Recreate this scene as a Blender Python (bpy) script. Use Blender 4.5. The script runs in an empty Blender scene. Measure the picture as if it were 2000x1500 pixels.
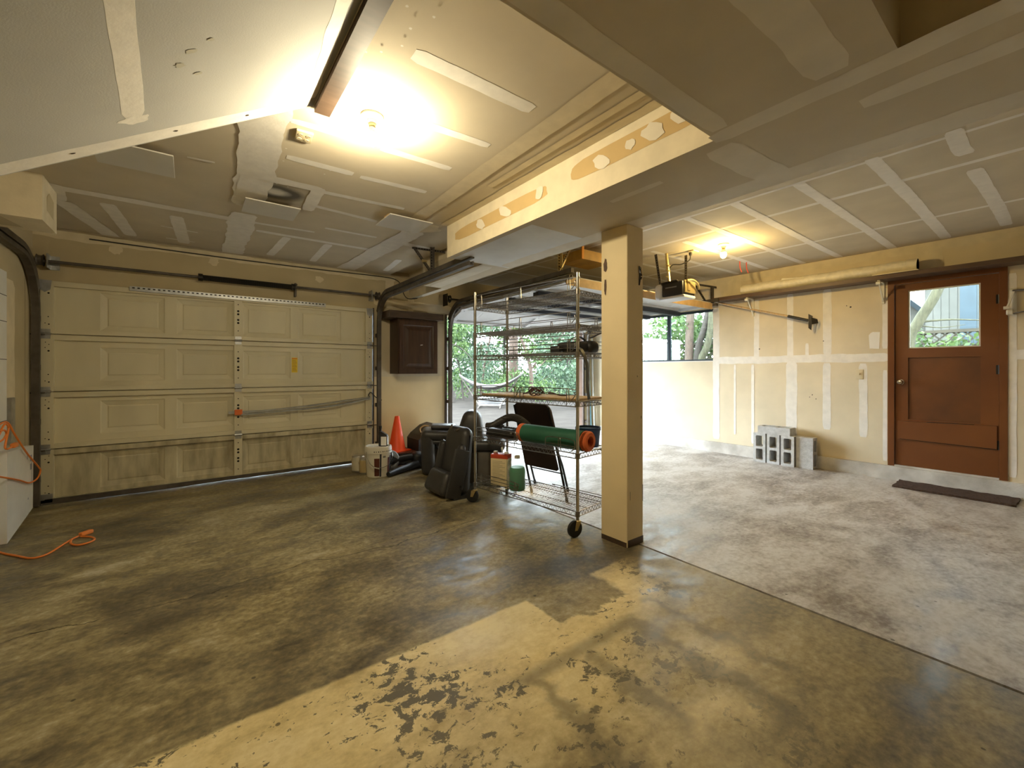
import bpy, bmesh, math, random
from mathutils import Matrix, Vector
random.seed(7)
C = bpy.context.scene.collection
PI = math.pi

# ------------------------------------------------------------------ camera
cam_d = bpy.data.cameras.new('camera'); cam = bpy.data.objects.new('camera', cam_d); C.objects.link(cam)
YAW = math.radians(37.15)
cam.location = (0, 0, 1.25)
cam.rotation_euler = (PI/2, 0, -YAW)
cam_d.sensor_width = 36.0; cam_d.lens = 36.0*827.0/2000.0
cam_d.shift_y = -(750-723)/2000.0
cam_d.clip_start = 0.02
bpy.context.scene.camera = cam

# ------------------------------------------------------------------ sky and exposure
W = bpy.data.worlds.new('overcast_sky'); bpy.context.scene.world = W; W.use_nodes = True
bg = W.node_tree.nodes['Background']
bg.inputs['Color'].default_value = (0.80, 0.92, 1.0, 1); bg.inputs['Strength'].default_value = 7.5
sc = bpy.context.scene
sc.view_settings.view_transform = 'Standard'; sc.view_settings.look = 'None'
sc.view_settings.gamma = 1.0; sc.view_settings.use_curve_mapping = False
sc.view_settings.exposure = 1.68
sc.cycles.max_bounces = 14; sc.cycles.diffuse_bounces = 8; sc.cycles.transparent_max_bounces = 24
sc.cycles.sample_clamp_indirect = 8.0; sc.cycles.caustics_reflective = False; sc.cycles.caustics_refractive = False
BULB_LEFT = 510.0; BULB_RIGHT = 385.0          # radiance of the two frosted bulbs
BULB_COLOR = (1.0, 0.85, 0.56)

# ------------------------------------------------------------------ materials
def lin(c): return tuple((x/12.92 if x <= .04045 else ((x+.055)/1.055)**2.4) for x in c)
def mat(name, col, rough=.6, metal=0.0, var=0.0, scale=6.0, bump=0.0, bscale=60.0, stretch=(1,1,1), col2=None, spec=None, emit=None, emit_s=0, dist=0.0):
    m = bpy.data.materials.new(name); m.use_nodes = True
    nt = m.node_tree; b = nt.nodes['Principled BSDF']
    b.inputs['Roughness'].default_value = rough; b.inputs['Metallic'].default_value = metal
    if spec is not None: b.inputs['Specular IOR Level'].default_value = spec
    b.inputs['Base Color'].default_value = (*col, 1)
    if emit: b.inputs['Emission Color'].default_value = (*emit, 1); b.inputs['Emission Strength'].default_value = emit_s
    if var or col2 or bump:
        tc = nt.nodes.new('ShaderNodeTexCoord'); mp = nt.nodes.new('ShaderNodeMapping'); mp.inputs['Scale'].default_value = stretch
        nt.links.new(tc.outputs['Object'], mp.inputs['Vector'])
    if var or col2:
        n = nt.nodes.new('ShaderNodeTexNoise'); n.inputs['Scale'].default_value = scale; n.inputs['Detail'].default_value = 7; n.inputs['Distortion'].default_value = dist
        nt.links.new(mp.outputs['Vector'], n.inputs['Vector'])
        r = nt.nodes.new('ShaderNodeValToRGB'); e = r.color_ramp.elements
        e[0].position = .32; e[1].position = .68
        c2 = col2 or tuple(x*(1-var) for x in col); c1 = col if col2 else tuple(min(1, x*(1+var)) for x in col)
        e[0].color = (*c2, 1); e[1].color = (*c1, 1)
        nt.links.new(n.outputs['Fac'], r.inputs['Fac']); nt.links.new(r.outputs['Color'], b.inputs['Base Color'])
    if bump:
        n2 = nt.nodes.new('ShaderNodeTexNoise'); n2.inputs['Scale'].default_value = bscale; n2.inputs['Detail'].default_value = 5
        nt.links.new(mp.outputs['Vector'], n2.inputs['Vector'])
        bp = nt.nodes.new('ShaderNodeBump'); bp.inputs['Strength'].default_value = bump; bp.inputs['Distance'].default_value = .01
        nt.links.new(n2.outputs['Fac'], bp.inputs['Height']); nt.links.new(bp.outputs['Normal'], b.inputs['Normal'])
    return m
M = {}
M['paper']   = mat('drywall_paper_tan', (.52, .44, .28), .85, var=.07, scale=3, bump=.05, bscale=180)
M['paperg']  = mat('drywall_paper_grey', (.59, .52, .39), .85, var=.06, scale=3, bump=.05, bscale=180)
M['papery']  = mat('drywall_paper_yellow', (.69, .60, .43), .85, var=.07, scale=2.5, bump=.05, bscale=180)
M['gypsum']  = mat('drywall_paper_pale', (.47, .47, .45), .85, var=.07, scale=2.0, bump=.05, bscale=180)
M['mud']     = mat('joint_compound', (.80, .77, .71), .8, var=.05, scale=14, bump=.1, bscale=40)
M['mudg']    = mat('feathered_compound', (.70, .645, .535), .82, var=.06, scale=6, bump=.06, bscale=40)
M['mudw']    = mat('joint_compound_warm', (.70, .62, .455), .8, var=.06, scale=10, bump=.1, bscale=40)
M['colp']    = mat('column_board', (.78, .65, .41), .75, var=.04, scale=3, bump=.04, bscale=60)
M['door1']   = mat('garage_door_paint', (.64, .59, .43), .5, var=.07, scale=3, stretch=(1.0, 1, .35))
M['door1d']  = mat('garage_door_dirty', (.60, .55, .39), .55, col2=(.34, .30, .20), scale=11, stretch=(1.2, 1, .3))
M['doorwhite'] = mat('raised_door_paint', (.62, .64, .66), .5, var=.06, scale=4)
M['galv']    = mat('galvanized_steel', (.42, .43, .44), .42, .85, var=.15, scale=18)
M['galvd']   = mat('dark_track_steel', (.12, .105, .09), .55, .6, var=.25, scale=9)
M['darkstrut'] = mat('dark_door_strut', (.035, .04, .055), .5, .3, var=.15)
M['blacksteel'] = mat('black_steel', (.018, .016, .015), .4, .3, var=.2)
M['chrome']  = mat('zinc_wire', (.26, .245, .22), .32, .95, var=.15, scale=30)
M['chromep'] = mat('chrome_post', (.50, .49, .47), .2, .95, var=.1, scale=25)
M['hole']    = mat('hole_and_gap_black', (.012, .011, .01), .9)
M['black']   = mat('black_plastic', (.014, .014, .015), .45, var=.2)
M['rubber']  = mat('black_rubber', (.012, .012, .012), .7, var=.2)
M['seat']    = mat('seat_vinyl', (.034, .033, .034), .42, var=.15, scale=7, bump=.06, bscale=140)
M['seatfab'] = mat('seat_back_carpet', (.13, .115, .095), .9, var=.12, scale=12, bump=.1, bscale=160)
M['cabinet'] = mat('dark_walnut', (.050, .022, .010), .4, var=.3, scale=5, stretch=(7, 7, .7))
M['trimwood']= mat('dark_trim_wood', (.062, .038, .024), .5, var=.25, scale=4, stretch=(1, 6, 6))
M['doorbrown'] = mat('brown_door_paint', (.175, .056, .010), .42, col2=(.13, .039, .007), scale=2.2)
M['doorpanel'] = mat('brown_door_panel', (.165, .053, .010), .42, col2=(.095, .031, .007), scale=3.0)
M['shelfwood'] = mat('brown_shelf_board', (.105, .062, .04), .5, var=.2, scale=4, stretch=(8, .8, 8))
M['tanwood'] = mat('tan_wood_board', (.55, .38, .19), .55, var=.15, scale=5, stretch=(2, 9, 2))
M['cone']    = mat('cone_orange', (.95, .085, .012), .45, var=.05)
M['white']   = mat('white_plastic', (.74, .73, .68), .4, var=.04)
M['pailw']   = mat('pail_white', (.74, .71, .62), .45, var=.05)
M['whitep']  = mat('white_enamel', (.72, .69, .58), .4, var=.04)
M['maroon']  = mat('maroon_label', (.10, .022, .012), .5)
M['navy']    = mat('dark_print', (.02, .02, .035), .6)
M['greyp']   = mat('grey_plastic', (.22, .22, .22), .5, var=.1)
M['tin']     = mat('tin_can', (.48, .45, .38), .35, .7, var=.12, scale=12)
M['canw']    = mat('paint_can_label', (.62, .57, .43), .5, var=.1, scale=9)
M['cany']    = mat('paint_can_yellowed', (.50, .39, .19), .5, var=.15, scale=9)
M['red']     = mat('red_print', (.52, .055, .02), .45)
M['cream']   = mat('cream_print', (.70, .60, .38), .5, var=.03)
M['printgrey'] = mat('grey_print', (.33, .29, .2), .6)
M['green']   = mat('green_mat', (.018, .105, .062), .5, var=.15)
M['orangeend'] = mat('orange_foam', (.62, .13, .035), .7, var=.12)
M['blue']    = mat('blue_plastic', (.012, .040, .12), .4, var=.1)
M['cord']    = mat('orange_cord', (.78, .22, .03), .5)
M['wire']    = mat('dark_cable', (.02, .018, .016), .6)
M['hosec']   = mat('corrugated_hose', (.05, .045, .04), .5, var=.15)
M['cmu']     = mat('cinder_block', (.50, .50, .49), .95, var=.14, scale=26, bump=.5, bscale=120)
M['curb']    = mat('curb_concrete', (.64, .61, .56), .9, col2=(.42, .39, .34), scale=5, bump=.3, bscale=60)
M['coir']    = mat('coir_mat', (.060, .030, .016), .95, var=.35, scale=60, bump=.8, bscale=200)
M['paperw']  = mat('paper_sheet', (.82, .81, .78), .8)
M['almond']  = mat('almond_plate', (.66, .57, .38), .45)
M['yellow']  = mat('yellow_sticker', (.78, .58, .03), .5)
M['yellowbox'] = mat('yellow_painted_wood', (.50, .27, .04), .5, var=.2, scale=8)
M['orangelab'] = mat('orange_label', (.70, .15, .03), .5)
M['vinyl']   = mat('vinyl_flooring', (.72, .66, .50), .45, var=.10, scale=16, dist=.6)
M['vinyld']  = mat('vinyl_backing', (.05, .042, .032), .8)
M['gold']    = mat('brassy_zinc', (.62, .50, .25), .35, .8, var=.15)
M['lens']    = mat('opener_lens', (.70, .73, .80), .4)
M['whitepanel'] = mat('white_hardboard', (.62, .60, .55), .6, var=.03)
M['cardboard'] = mat('cardboard', (.34, .24, .13), .8, var=.1)
M['stair']   = M['gypsum']
M['brass']   = mat('nickel_knob', (.62, .58, .50), .25, .95)
M['redhook'] = mat('red_vinyl_hook', (.55, .06, .03), .5)
M['gravel']  = mat('driveway_gravel', (.036, .031, .026), .95, col2=(.024, .020, .017), scale=2.2, spec=.08, bump=.6, bscale=40)
M['bark']    = mat('bark_brown', (.075, .050, .036), .9, var=.35, scale=8, stretch=(5, 5, 1), bump=.6, bscale=30)
M['barkd']   = mat('bark_dark', (.035, .028, .022), .9, var=.35, scale=8, stretch=(5, 5, 1), bump=.6, bscale=30)
M['barkg']   = mat('bark_mossy', (.055, .052, .028), .9, var=.35, scale=8, stretch=(5, 5, 1), bump=.6, bscale=30)
M['siding']  = mat('pale_siding', (.13, .127, .112), .8, var=.05)
M['sidingb'] = mat('grey_blue_siding', (.058, .073, .077), .8, var=.07)
M['trimblue']= mat('slate_corner_board', (.025, .042, .055), .7, var=.1)
M['fence']   = mat('weathered_fence', (.050, .042, .028), .9, var=.25)
M['roof']    = mat('roof_shingle', (.10, .10, .105), .9, var=.2)
M['hammock'] = mat('hammock_cloth', (.09, .083, .08), .9, var=.1)
M['pvc']     = mat('pvc_white', (.60, .62, .64), .4)
M['pvcb']    = mat('pvc_blue', (.16, .38, .52), .4)
M['pinkw']   = mat('pink_white_board', (.60, .47, .45), .6, var=.06)
M['sheet']   = mat('white_painted_board', (.72, .73, .72), .7, var=.05)
M['plug']    = mat('orange_plug', (.80, .25, .05), .5)
M['ivy']     = None

def leafmat(name, a, b, tr=.35):
    m = bpy.data.materials.new(name); m.use_nodes = True; nt = m.node_tree; bs = nt.nodes['Principled BSDF']
    g = nt.nodes.new('ShaderNodeNewGeometry'); r = nt.nodes.new('ShaderNodeValToRGB')
    r.color_ramp.elements[0].color = (*a, 1); r.color_ramp.elements[1].color = (*b, 1)
    nt.links.new(g.outputs['Random Per Island'], r.inputs['Fac']); nt.links.new(r.outputs['Color'], bs.inputs['Base Color'])
    bs.inputs['Roughness'].default_value = .6
    t = nt.nodes.new('ShaderNodeBsdfTranslucent'); nt.links.new(r.outputs['Color'], t.inputs['Color'])
    mx = nt.nodes.new('ShaderNodeMixShader'); mx.inputs[0].default_value = tr
    nt.links.new(bs.outputs[0], mx.inputs[1]); nt.links.new(t.outputs[0], mx.inputs[2])
    nt.links.new(mx.outputs[0], nt.nodes['Material Output'].inputs['Surface'])
    return m
M['leaf1'] = leafmat('leaves_bright', (.026, .058, .015), (.10, .16, .042))
M['leaf2'] = leafmat('leaves_dark', (.013, .032, .014), (.052, .088, .033))
M['leaf3'] = leafmat('leaves_blueish', (.028, .058, .034), (.09, .14, .074))

def glass():
    m = bpy.data.materials.new('clear_pane'); m.use_nodes = True; nt = m.node_tree
    for n in list(nt.nodes): nt.nodes.remove(n)
    o = nt.nodes.new('ShaderNodeOutputMaterial'); t = nt.nodes.new('ShaderNodeBsdfTransparent'); g = nt.nodes.new('ShaderNodeBsdfGlossy')
    t.inputs['Color'].default_value = (.93, .96, .95, 1); g.inputs['Roughness'].default_value = .03
    fr = nt.nodes.new('ShaderNodeFresnel'); fr.inputs['IOR'].default_value = 1.45
    mx = nt.nodes.new('ShaderNodeMixShader')
    nt.links.new(fr.outputs[0], mx.inputs[0]); nt.links.new(t.outputs[0], mx.inputs[1]); nt.links.new(g.outputs[0], mx.inputs[2]); nt.links.new(mx.outputs[0], o.inputs['Surface'])
    return m
M['glass'] = glass()
def jugmat():
    m = bpy.data.materials.new('translucent_jug'); m.use_nodes = True; b = m.node_tree.nodes['Principled BSDF']
    b.inputs['Base Color'].default_value = (.62, .70, .66, 1); b.inputs['Roughness'].default_value = .3
    nt = m.node_tree; t = nt.nodes.new('ShaderNodeBsdfTransparent'); t.inputs['Color'].default_value = (.93, .97, .95, 1)
    mx = nt.nodes.new('ShaderNodeMixShader'); mx.inputs[0].default_value = .15
    nt.links.new(t.outputs[0], mx.inputs[1]); nt.links.new(b.outputs[0], mx.inputs[2]); nt.links.new(mx.outputs[0], nt.nodes['Material Output'].inputs['Surface'])
    return m
M['jug'] = jugmat()
M['coolant'] = mat('green_coolant', (.010, .21, .10), .3, var=.05)
def bulbmat(s, c=None):
    m = bpy.data.materials.new('lit_bulb_glass'); m.use_nodes = True; b = m.node_tree.nodes['Principled BSDF']
    b.inputs['Base Color'].default_value = (.9, .88, .8, 1); b.inputs['Emission Color'].default_value = (*(c or BULB_COLOR), 1); b.inputs['Emission Strength'].default_value = s
    return m

# ---- concrete floor: two slabs, oil-stained left bay, paler right bay, a patch of chipped cream paint
def floormat():
    m = bpy.data.materials.new('garage_concrete'); m.use_nodes = True; nt = m.node_tree; L = nt.links; b = nt.nodes['Principled BSDF']
    def nd(t): return nt.nodes.new(t)
    tc = nd('ShaderNodeTexCoord'); sp = nd('ShaderNodeSeparateXYZ'); L.new(tc.outputs['Object'], sp.inputs[0])
    X, Y = sp.outputs['X'], sp.outputs['Y']
    def mth(op, a, c=None, clamp=False):
        n = nd('ShaderNodeMath'); n.operation = op; n.use_clamp = clamp
        for i, v in enumerate((a, c)):
            if v is None: continue
            if isinstance(v, (int, float)): n.inputs[i].default_value = v
            else: L.new(v, n.inputs[i])
        return n.outputs[0]
    def sstep(v, lo, hi):
        n = nd('ShaderNodeMapRange'); n.interpolation_type = 'SMOOTHSTEP'; L.new(v, n.inputs['Value'])
        n.inputs['From Min'].default_value = lo; n.inputs['From Max'].default_value = hi
        return n.outputs['Result']
    def noise(scale, detail=6, dist=0, st=(1, 1, 1), rough=.55):
        mp = nd('ShaderNodeMapping'); mp.inputs['Scale'].default_value = st; L.new(tc.outputs['Object'], mp.inputs['Vector'])
        n = nd('ShaderNodeTexNoise'); n.inputs['Scale'].default_value = scale; n.inputs['Detail'].default_value = detail
        n.inputs['Distortion'].default_value = dist; n.inputs['Roughness'].default_value = rough; L.new(mp.outputs['Vector'], n.inputs['Vector'])
        return n.outputs['Fac']
    def ramp(v, stops):
        r = nd('ShaderNodeValToRGB'); e = r.color_ramp.elements
        while len(e) < len(stops): e.new(.5)
        for el, (p, c) in zip(e, stops): el.position = p; el.color = (*c, 1)
        L.new(v, r.inputs['Fac']); return r.outputs['Color']
    def mix(f, a, c, mode='MIX'):
        n = nd('ShaderNodeMix'); n.data_type = 'RGBA'; n.blend_type = mode
        if isinstance(f, (int, float)): n.inputs[0].default_value = f
        else: L.new(f, n.inputs[0])
        for i, v in ((6, a), (7, c)):
            if isinstance(v, tuple): n.inputs[i].default_value = (*v, 1)
            else: L.new(v, n.inputs[i])
        return n.outputs[2]
    big = noise(1.1, 8, .7, (1, 1.7, 1)); mid = noise(4.5, 8, .4, (1, 1.6, 1)); fine = noise(26, 6, 0, (1, 1.3, 1)); low = noise(.55, 3)
    v = mth('ADD', mth('MULTIPLY', big, .6), mth('MULTIPLY', mid, .4))
    grain = noise(70, 4, 0, (1, 1, 1), .7)
    v = mth('ADD', v, mth('MULTIPLY', mth('SUBTRACT', fine, .5), .34)); v = mth('ADD', v, mth('MULTIPLY', mth('SUBTRACT', grain, .5), .16))
    left = ramp(v, [(.35, (.075, .064, .043)), (.44, (.140, .116, .068)), (.50, (.205, .170, .092)), (.57, (.30, .25, .135)), (.67, (.44, .39, .27))])
    rv = mth('ADD', mth('MULTIPLY', mid, .5), mth('MULTIPLY', big, .5)); rv = mth('ADD', rv, mth('MULTIPLY', mth('SUBTRACT', fine, .5), .34)); rv = mth('ADD', rv, mth('MULTIPLY', mth('SUBTRACT', grain, .5), .16))
    right = ramp(rv, [(.33, (.16, .135, .115)), (.42, (.29, .26, .235)), (.50, (.42, .395, .37)), (.60, (.56, .545, .53))])
    # the part of the left slab beside the joint is paler and greyer
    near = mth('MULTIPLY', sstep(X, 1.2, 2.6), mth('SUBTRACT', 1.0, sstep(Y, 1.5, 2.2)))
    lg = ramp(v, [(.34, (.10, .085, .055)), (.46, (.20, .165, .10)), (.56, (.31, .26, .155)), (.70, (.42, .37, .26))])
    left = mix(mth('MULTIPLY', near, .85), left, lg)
    # chipped cream paint
    jag = mth('SUBTRACT', noise(7, 5), .5)
    yy = mth('ADD', Y, mth('MULTIPLY', jag, .035))
    edge = mth('SUBTRACT', 1.0, sstep(yy, 1.775, 1.80))
    xx = mth('ADD', X, mth('MULTIPLY', jag, .25))
    edge = mth('MULTIPLY', edge, mth('SUBTRACT', 1.0, sstep(xx, 1.95, 2.45)))
    bite = mth('MULTIPLY', sstep(mth('ADD', X, mth('MULTIPLY', jag, .06)), 1.44, 1.46), mth('SUBTRACT', 1.0, sstep(mth('ADD', X, mth('MULTIPLY', jag, .12)), 1.93, 1.98)))
    bite = mth('MULTIPLY', bite, sstep(mth('ADD', Y, mth('MULTIPLY', jag, .22)), 1.50, 1.53))
    edge = mth('MULTIPLY', edge, mth('SUBTRACT', 1.0, bite))
    worn = mth('ADD', mth('MULTIPLY', sstep(Y, .8, 1.6), .60), mth('MULTIPLY', mth('SUBTRACT', big, .5), 1.1))
    worn = mth('ADD', worn, .46)
    worn = mth('SUBTRACT', worn, mth('MULTIPLY', sstep(X, 1.2, 2.0), .40)); worn = mth('ADD', worn, mth('MULTIPLY', mth('MULTIPLY', sstep(Y, 1.3, 1.5), sstep(X, 1.3, 1.7)), .38), True)
    cream = ramp(v, [(.35, (.48, .385, .19)), (.50, (.68, .565, .30)), (.64, (.80, .70, .43))])
    chips = mth('ADD', mth('MULTIPLY', noise(17, 10, .5, (1, 1.25, 1), .72), .62), mth('MULTIPLY', noise(2.1, 3, .3), .38))
    chip = sstep(chips, .545, .56)
    cream = mix(chip, cream, (.125, .108, .072))
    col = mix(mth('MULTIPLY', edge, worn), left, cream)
    # darker bands laid out as a rectangular grid
    bands = None
    for (x0, x1, y0, y1) in ((1.05, 1.78, 1.29, 1.36), (1.70, 1.78, .6, 1.34), (1.37, 1.44, .8, 1.32), (1.07, 1.14, .7, 1.32), (1.95, 2.02, .7, 1.42)):
        q = mth('MULTIPLY', mth('MULTIPLY', sstep(xx, x0-.03, x0+.03), mth('SUBTRACT', 1.0, sstep(xx, x1-.03, x1+.03))),
                mth('MULTIPLY', sstep(yy, y0-.03, y0+.03), mth('SUBTRACT', 1.0, sstep(yy, y1-.03, y1+.03))))
        bands = q if bands is None else mth('MAXIMUM', bands, q)
    col = mix(mth('MULTIPLY', bands, .55), col, (.075, .065, .045))
    isr = sstep(X, 2.555, 2.575)
    col = mix(isr, col, right)
    # scattered dark specks
    vo = nd('ShaderNodeTexVoronoi'); vo.inputs['Scale'].default_value = 5.5; vo.inputs['Randomness'].default_value = 1; L.new(tc.outputs['Object'], vo.inputs['Vector'])
    spk = mth('SUBTRACT', 1.0, sstep(vo.outputs['Distance'], .035, .055))
    col = mix(mth('MULTIPLY', spk, .75), col, (.03, .024, .016))
    # hairline crack running along the left slab
    ck = mth('ABSOLUTE', mth('SUBTRACT', mth('ADD', Y, mth('MULTIPLY', mth('SUBTRACT', noise(2.2, 6), .5), .35)), 2.95))
    ckm = mth('MULTIPLY', mth('SUBTRACT', 1.0, sstep(ck, .002, .006)), mth('SUBTRACT', 1.0, sstep(X, 1.9, 2.0)))
    col = mix(mth('MULTIPLY', ckm, .8), col, (.02, .017, .012))
    L.new(col, b.inputs['Base Color'])
    rg = nd('ShaderNodeMapRange'); L.new(mid, rg.inputs['Value']); rg.inputs['From Min'].default_value = .35; rg.inputs['From Max'].default_value = .65
    rg.inputs['To Min'].default_value = .33; rg.inputs['To Max'].default_value = .62
    L.new(rg.outputs[0], b.inputs['Roughness'])
    bp = nd('ShaderNodeBump'); bp.inputs['Strength'].default_value = .12; bp.inputs['Distance'].default_value = .004
    L.new(fine, bp.inputs['Height']); L.new(bp.outputs[0], b.inputs['Normal'])
    return m
M['floor'] = floormat()

# ------------------------------------------------------------------ mesh helpers
WM = {}
class MB:
    def __init__(s): s.v = []; s.f = []; s.mi = []; s.m = 0; s.lay = 0
    def add(s, vs, fs, m=None):
        o = len(s.v); s.v += [tuple(p) for p in vs]
        for f in fs: s.f.append(tuple(i+o for i in f)); s.mi.append(s.m if m is None else m)
        return s
    def poly(s, pts, m=None): return s.add(pts, [tuple(range(len(pts)))], m)
    def box(s, x0, x1, y0, y1, z0, z1, m=None):
        p = [(x0,y0,z0),(x1,y0,z0),(x1,y1,z0),(x0,y1,z0),(x0,y0,z1),(x1,y0,z1),(x1,y1,z1),(x0,y1,z1)]
        return s.add(p, [(3,2,1,0),(4,5,6,7),(0,1,5,4),(1,2,6,5),(2,3,7,6),(3,0,4,7)], m)
    def xbox(s, mtx, dx, dy, dz, m=None):     # box centred at mtx origin
        p = [mtx @ Vector((x*dx/2, y*dy/2, z*dz/2)) for z in (-1,1) for x, y in ((-1,-1),(1,-1),(1,1),(-1,1))]
        return s.add(p, [(3,2,1,0),(4,5,6,7),(0,1,5,4),(1,2,6,5),(2,3,7,6),(3,0,4,7)], m)
    def rbox(s, mtx, dx, dy, dz, r, seg=3, m=None, taper=None, bend=None):   # rounded box
        bm = bmesh.new(); bmesh.ops.create_cube(bm, size=1)
        for v in bm.verts: v.co = Vector((v.co.x*dx, v.co.y*dy, v.co.z*dz))
        if taper:
            for v in bm.verts:
                k = taper(v.co); v.co = Vector((v.co.x*k[0], v.co.y*k[1], v.co.z*k[2] if len(k) > 2 else v.co.z))
        bmesh.ops.bevel(bm, geom=list(bm.edges), offset=r, segments=seg, profile=.5, affect='EDGES')
        if bend:
            for v in bm.verts: v.co = Vector(bend(v.co))
        vs = [mtx @ v.co for v in bm.verts]; bm.verts.index_update()
        fs = [tuple(v.index for v in f.verts) for f in bm.faces]; bm.free()
        return s.add(vs, fs, m)
    def tube(s, pts, r, n=8, closed=False, cap=True, m=None, prof=None):
        pts = [Vector(p) for p in pts]; N = len(pts)
        rs = r if isinstance(r, (list, tuple)) else [r]*N
        vs = []; up = None
        for i, p in enumerate(pts):
            a = pts[i-1] if (i > 0 or closed) else p; b = pts[(i+1) % N] if (i < N-1 or closed) else p
            t = (b-a)
            if t.length < 1e-9: t = Vector((0,0,1))
            t.normalize()
            if up is None:
                up = Vector((0,0,1)) if abs(t.z) < .9 else Vector((0,1,0))
            x = up - t*up.dot(t)
            if x.length < 1e-6: x = t.orthogonal()
            x.normalize(); y = t.cross(x); up = x
            if prof:
                for (u, w) in prof: vs.append(p + x*w + y*u)
            else:
                for k in range(n):
                    an = 2*PI*k/n; vs.append(p + (x*math.cos(an) + y*math.sin(an))*rs[i])
        n = len(prof) if prof else n
        fs = []
        for i in range(N if closed else N-1):
            j = (i+1) % N
            for k in range(n):
                k2 = (k+1) % n; fs.append((i*n+k, i*n+k2, j*n+k2, j*n+k))
        if cap and not closed: fs += [tuple(range(n-1, -1, -1)), tuple(range((N-1)*n, N*n))]
        return s.add(vs, fs, m)
    def rod(s, a, b, r, n=8, m=None, r2=None): return s.tube([a, b], [r, r if r2 is None else r2], n, m=m)
    def lathe(s, prof, mtx=None, n=24, m=None):
        mtx = mtx or Matrix(); vs = []; fs = []
        K = len(prof)
        for i in range(n):
            a = 2*PI*i/n
            for (r, z) in prof: vs.append(mtx @ Vector((r*math.cos(a), r*math.sin(a), z)))
        for i in range(n):
            j = (i+1) % n
            for k in range(K-1): fs.append((i*K+k, j*K+k, j*K+k+1, i*K+k+1))
        if prof[0][0] > 1e-6: fs.append(tuple(i*K for i in range(n-1, -1, -1)))
        if prof[-1][0] > 1e-6: fs.append(tuple(i*K+K-1 for i in range(n)))
        return s.add(vs, fs, m)
    def prism(s, poly, off, m=None):          # polygon of 3d points extruded by off
        n = len(poly); o = Vector(off); P = [Vector(p) for p in poly]
        vs = P + [p+o for p in P]
        fs = [tuple(range(n-1, -1, -1)), tuple(range(n, 2*n))] + [(i, (i+1) % n, (i+1) % n+n, i+n) for i in range(n)]
        return s.add(vs, fs, m)
    def ribbon(s, a, b, w, nrm, off=None, m=1, jit=.10, step=.035, wob=.0):   # strip of joint compound lying on a surface
        s.lay += 1; off = .0006+.00016*s.lay
        a = Vector(a); b = Vector(b); nrm = Vector(nrm).normalized(); d = (b-a); Ln = d.length; d.normalize(); sd = nrm.cross(d)
        n = max(2, int(Ln/step)); vs = []; ph = random.random()*6; q = [random.random()*6 for _ in range(6)]
        jj = lambda t, o: 1+jit*(.55*math.sin(5.3*t+q[o])+.4*math.sin(13.7*t+q[o+1])+.3*math.sin(31*t+q[o+2])+random.uniform(-.3,.3))
        for i in range(n+1):
            t = i/n; p = a + d*Ln*t + nrm*off + sd*(wob*math.sin(t*3.1+ph))
            k = 1.0 if 0 < i < n else .72
            vs += [p + sd*(w/2*k*jj(Ln*t,0)), p - sd*(w/2*k*jj(Ln*t,3))]
        return s.add(vs, [(2*i, 2*i+1, 2*i+3, 2*i+2) for i in range(n)], m)
    def blob(s, c, rx, ry, ux, uy, nrm, off=None, m=1, n=18, jit=.2):
        s.lay += 1; off = .0006+.00016*s.lay
        c = Vector(c); ux = Vector(ux).normalized(); uy = Vector(uy).normalized(); nrm = Vector(nrm).normalized()
        pts = []
        for k in range(n):
            a = 2*PI*k/n; q = 1+random.uniform(-jit, jit)
            pts.append(c + nrm*off + ux*rx*q*math.cos(a) + uy*ry*q*math.sin(a))
        return s.poly(pts, m)
    def build(s, name, mats, parent=None, smooth=False, angle=38):
        me = bpy.data.meshes.new(name); me.from_pydata(s.v, [], s.f)
        mats = mats if isinstance(mats, (list, tuple)) else [mats]
        for m in mats: me.materials.append(m)
        me.polygons.foreach_set('material_index', s.mi)
        if smooth:
            me.polygons.foreach_set('use_smooth', [True]*len(s.f))
        me.update(); bm = bmesh.new(); bm.from_mesh(me); bmesh.ops.recalc_face_normals(bm, faces=bm.faces); bm.to_mesh(me); bm.free()
        if smooth: me.set_sharp_from_angle(angle=math.radians(angle))
        o = bpy.data.objects.new(name, me); C.objects.link(o)
        WM[o.name] = Matrix()
        if parent: setpar(o, parent)
        return o
def setpar(o, p):
    o.parent = p; o.matrix_parent_inverse = WM[p.name].inverted()
def tag(o, label=None, cat=None, group=None, kind=None):
    if label: o['label'] = label
    if cat: o['category'] = cat
    if group: o['group'] = group
    if kind: o['kind'] = kind
    return o
def thing(name, label, cat, loc=(0,0,0), group=None, kind=None):
    o = bpy.data.objects.new(name, None); o.empty_display_size = .05; C.objects.link(o); o.location = loc
    WM[o.name] = Matrix.Translation(loc)
    return tag(o, label, cat, group, kind)
def struct(o, label=None, cat=None): return tag(o, label, cat, None, 'structure')
def T(x, y, z): return Matrix.Translation((x, y, z))
def R(a, ax): return Matrix.Rotation(math.radians(a), 4, ax)
def arc(c, r, a0, a1, ux, uy, n=10):
    c = Vector(c); ux = Vector(ux); uy = Vector(uy)
    return [c + ux*(r*math.cos(math.radians(a0+(a1-a0)*i/n))) + uy*(r*math.sin(math.radians(a0+(a1-a0)*i/n))) for i in range(n+1)]
def smooth_path(P, n=8):                      # Catmull-Rom
    P = [Vector(p) for p in P]; out = []
    for i in range(len(P)-1):
        a, b, c, d = P[max(i-1,0)], P[i], P[i+1], P[min(i+2, len(P)-1)]
        for k in range(n):
            t = k/n
            out.append(.5*((2*b)+(-a+c)*t+(2*a-5*b+4*c-d)*t*t+(-a+3*b-3*c+d)*t**3))
    out.append(P[-1]); return out

D = 5.78; RX = 6.41; LX = -1.165; BY = -2.6; ZL = 2.572; ZR = 2.645; ZB = 2.28

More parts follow.
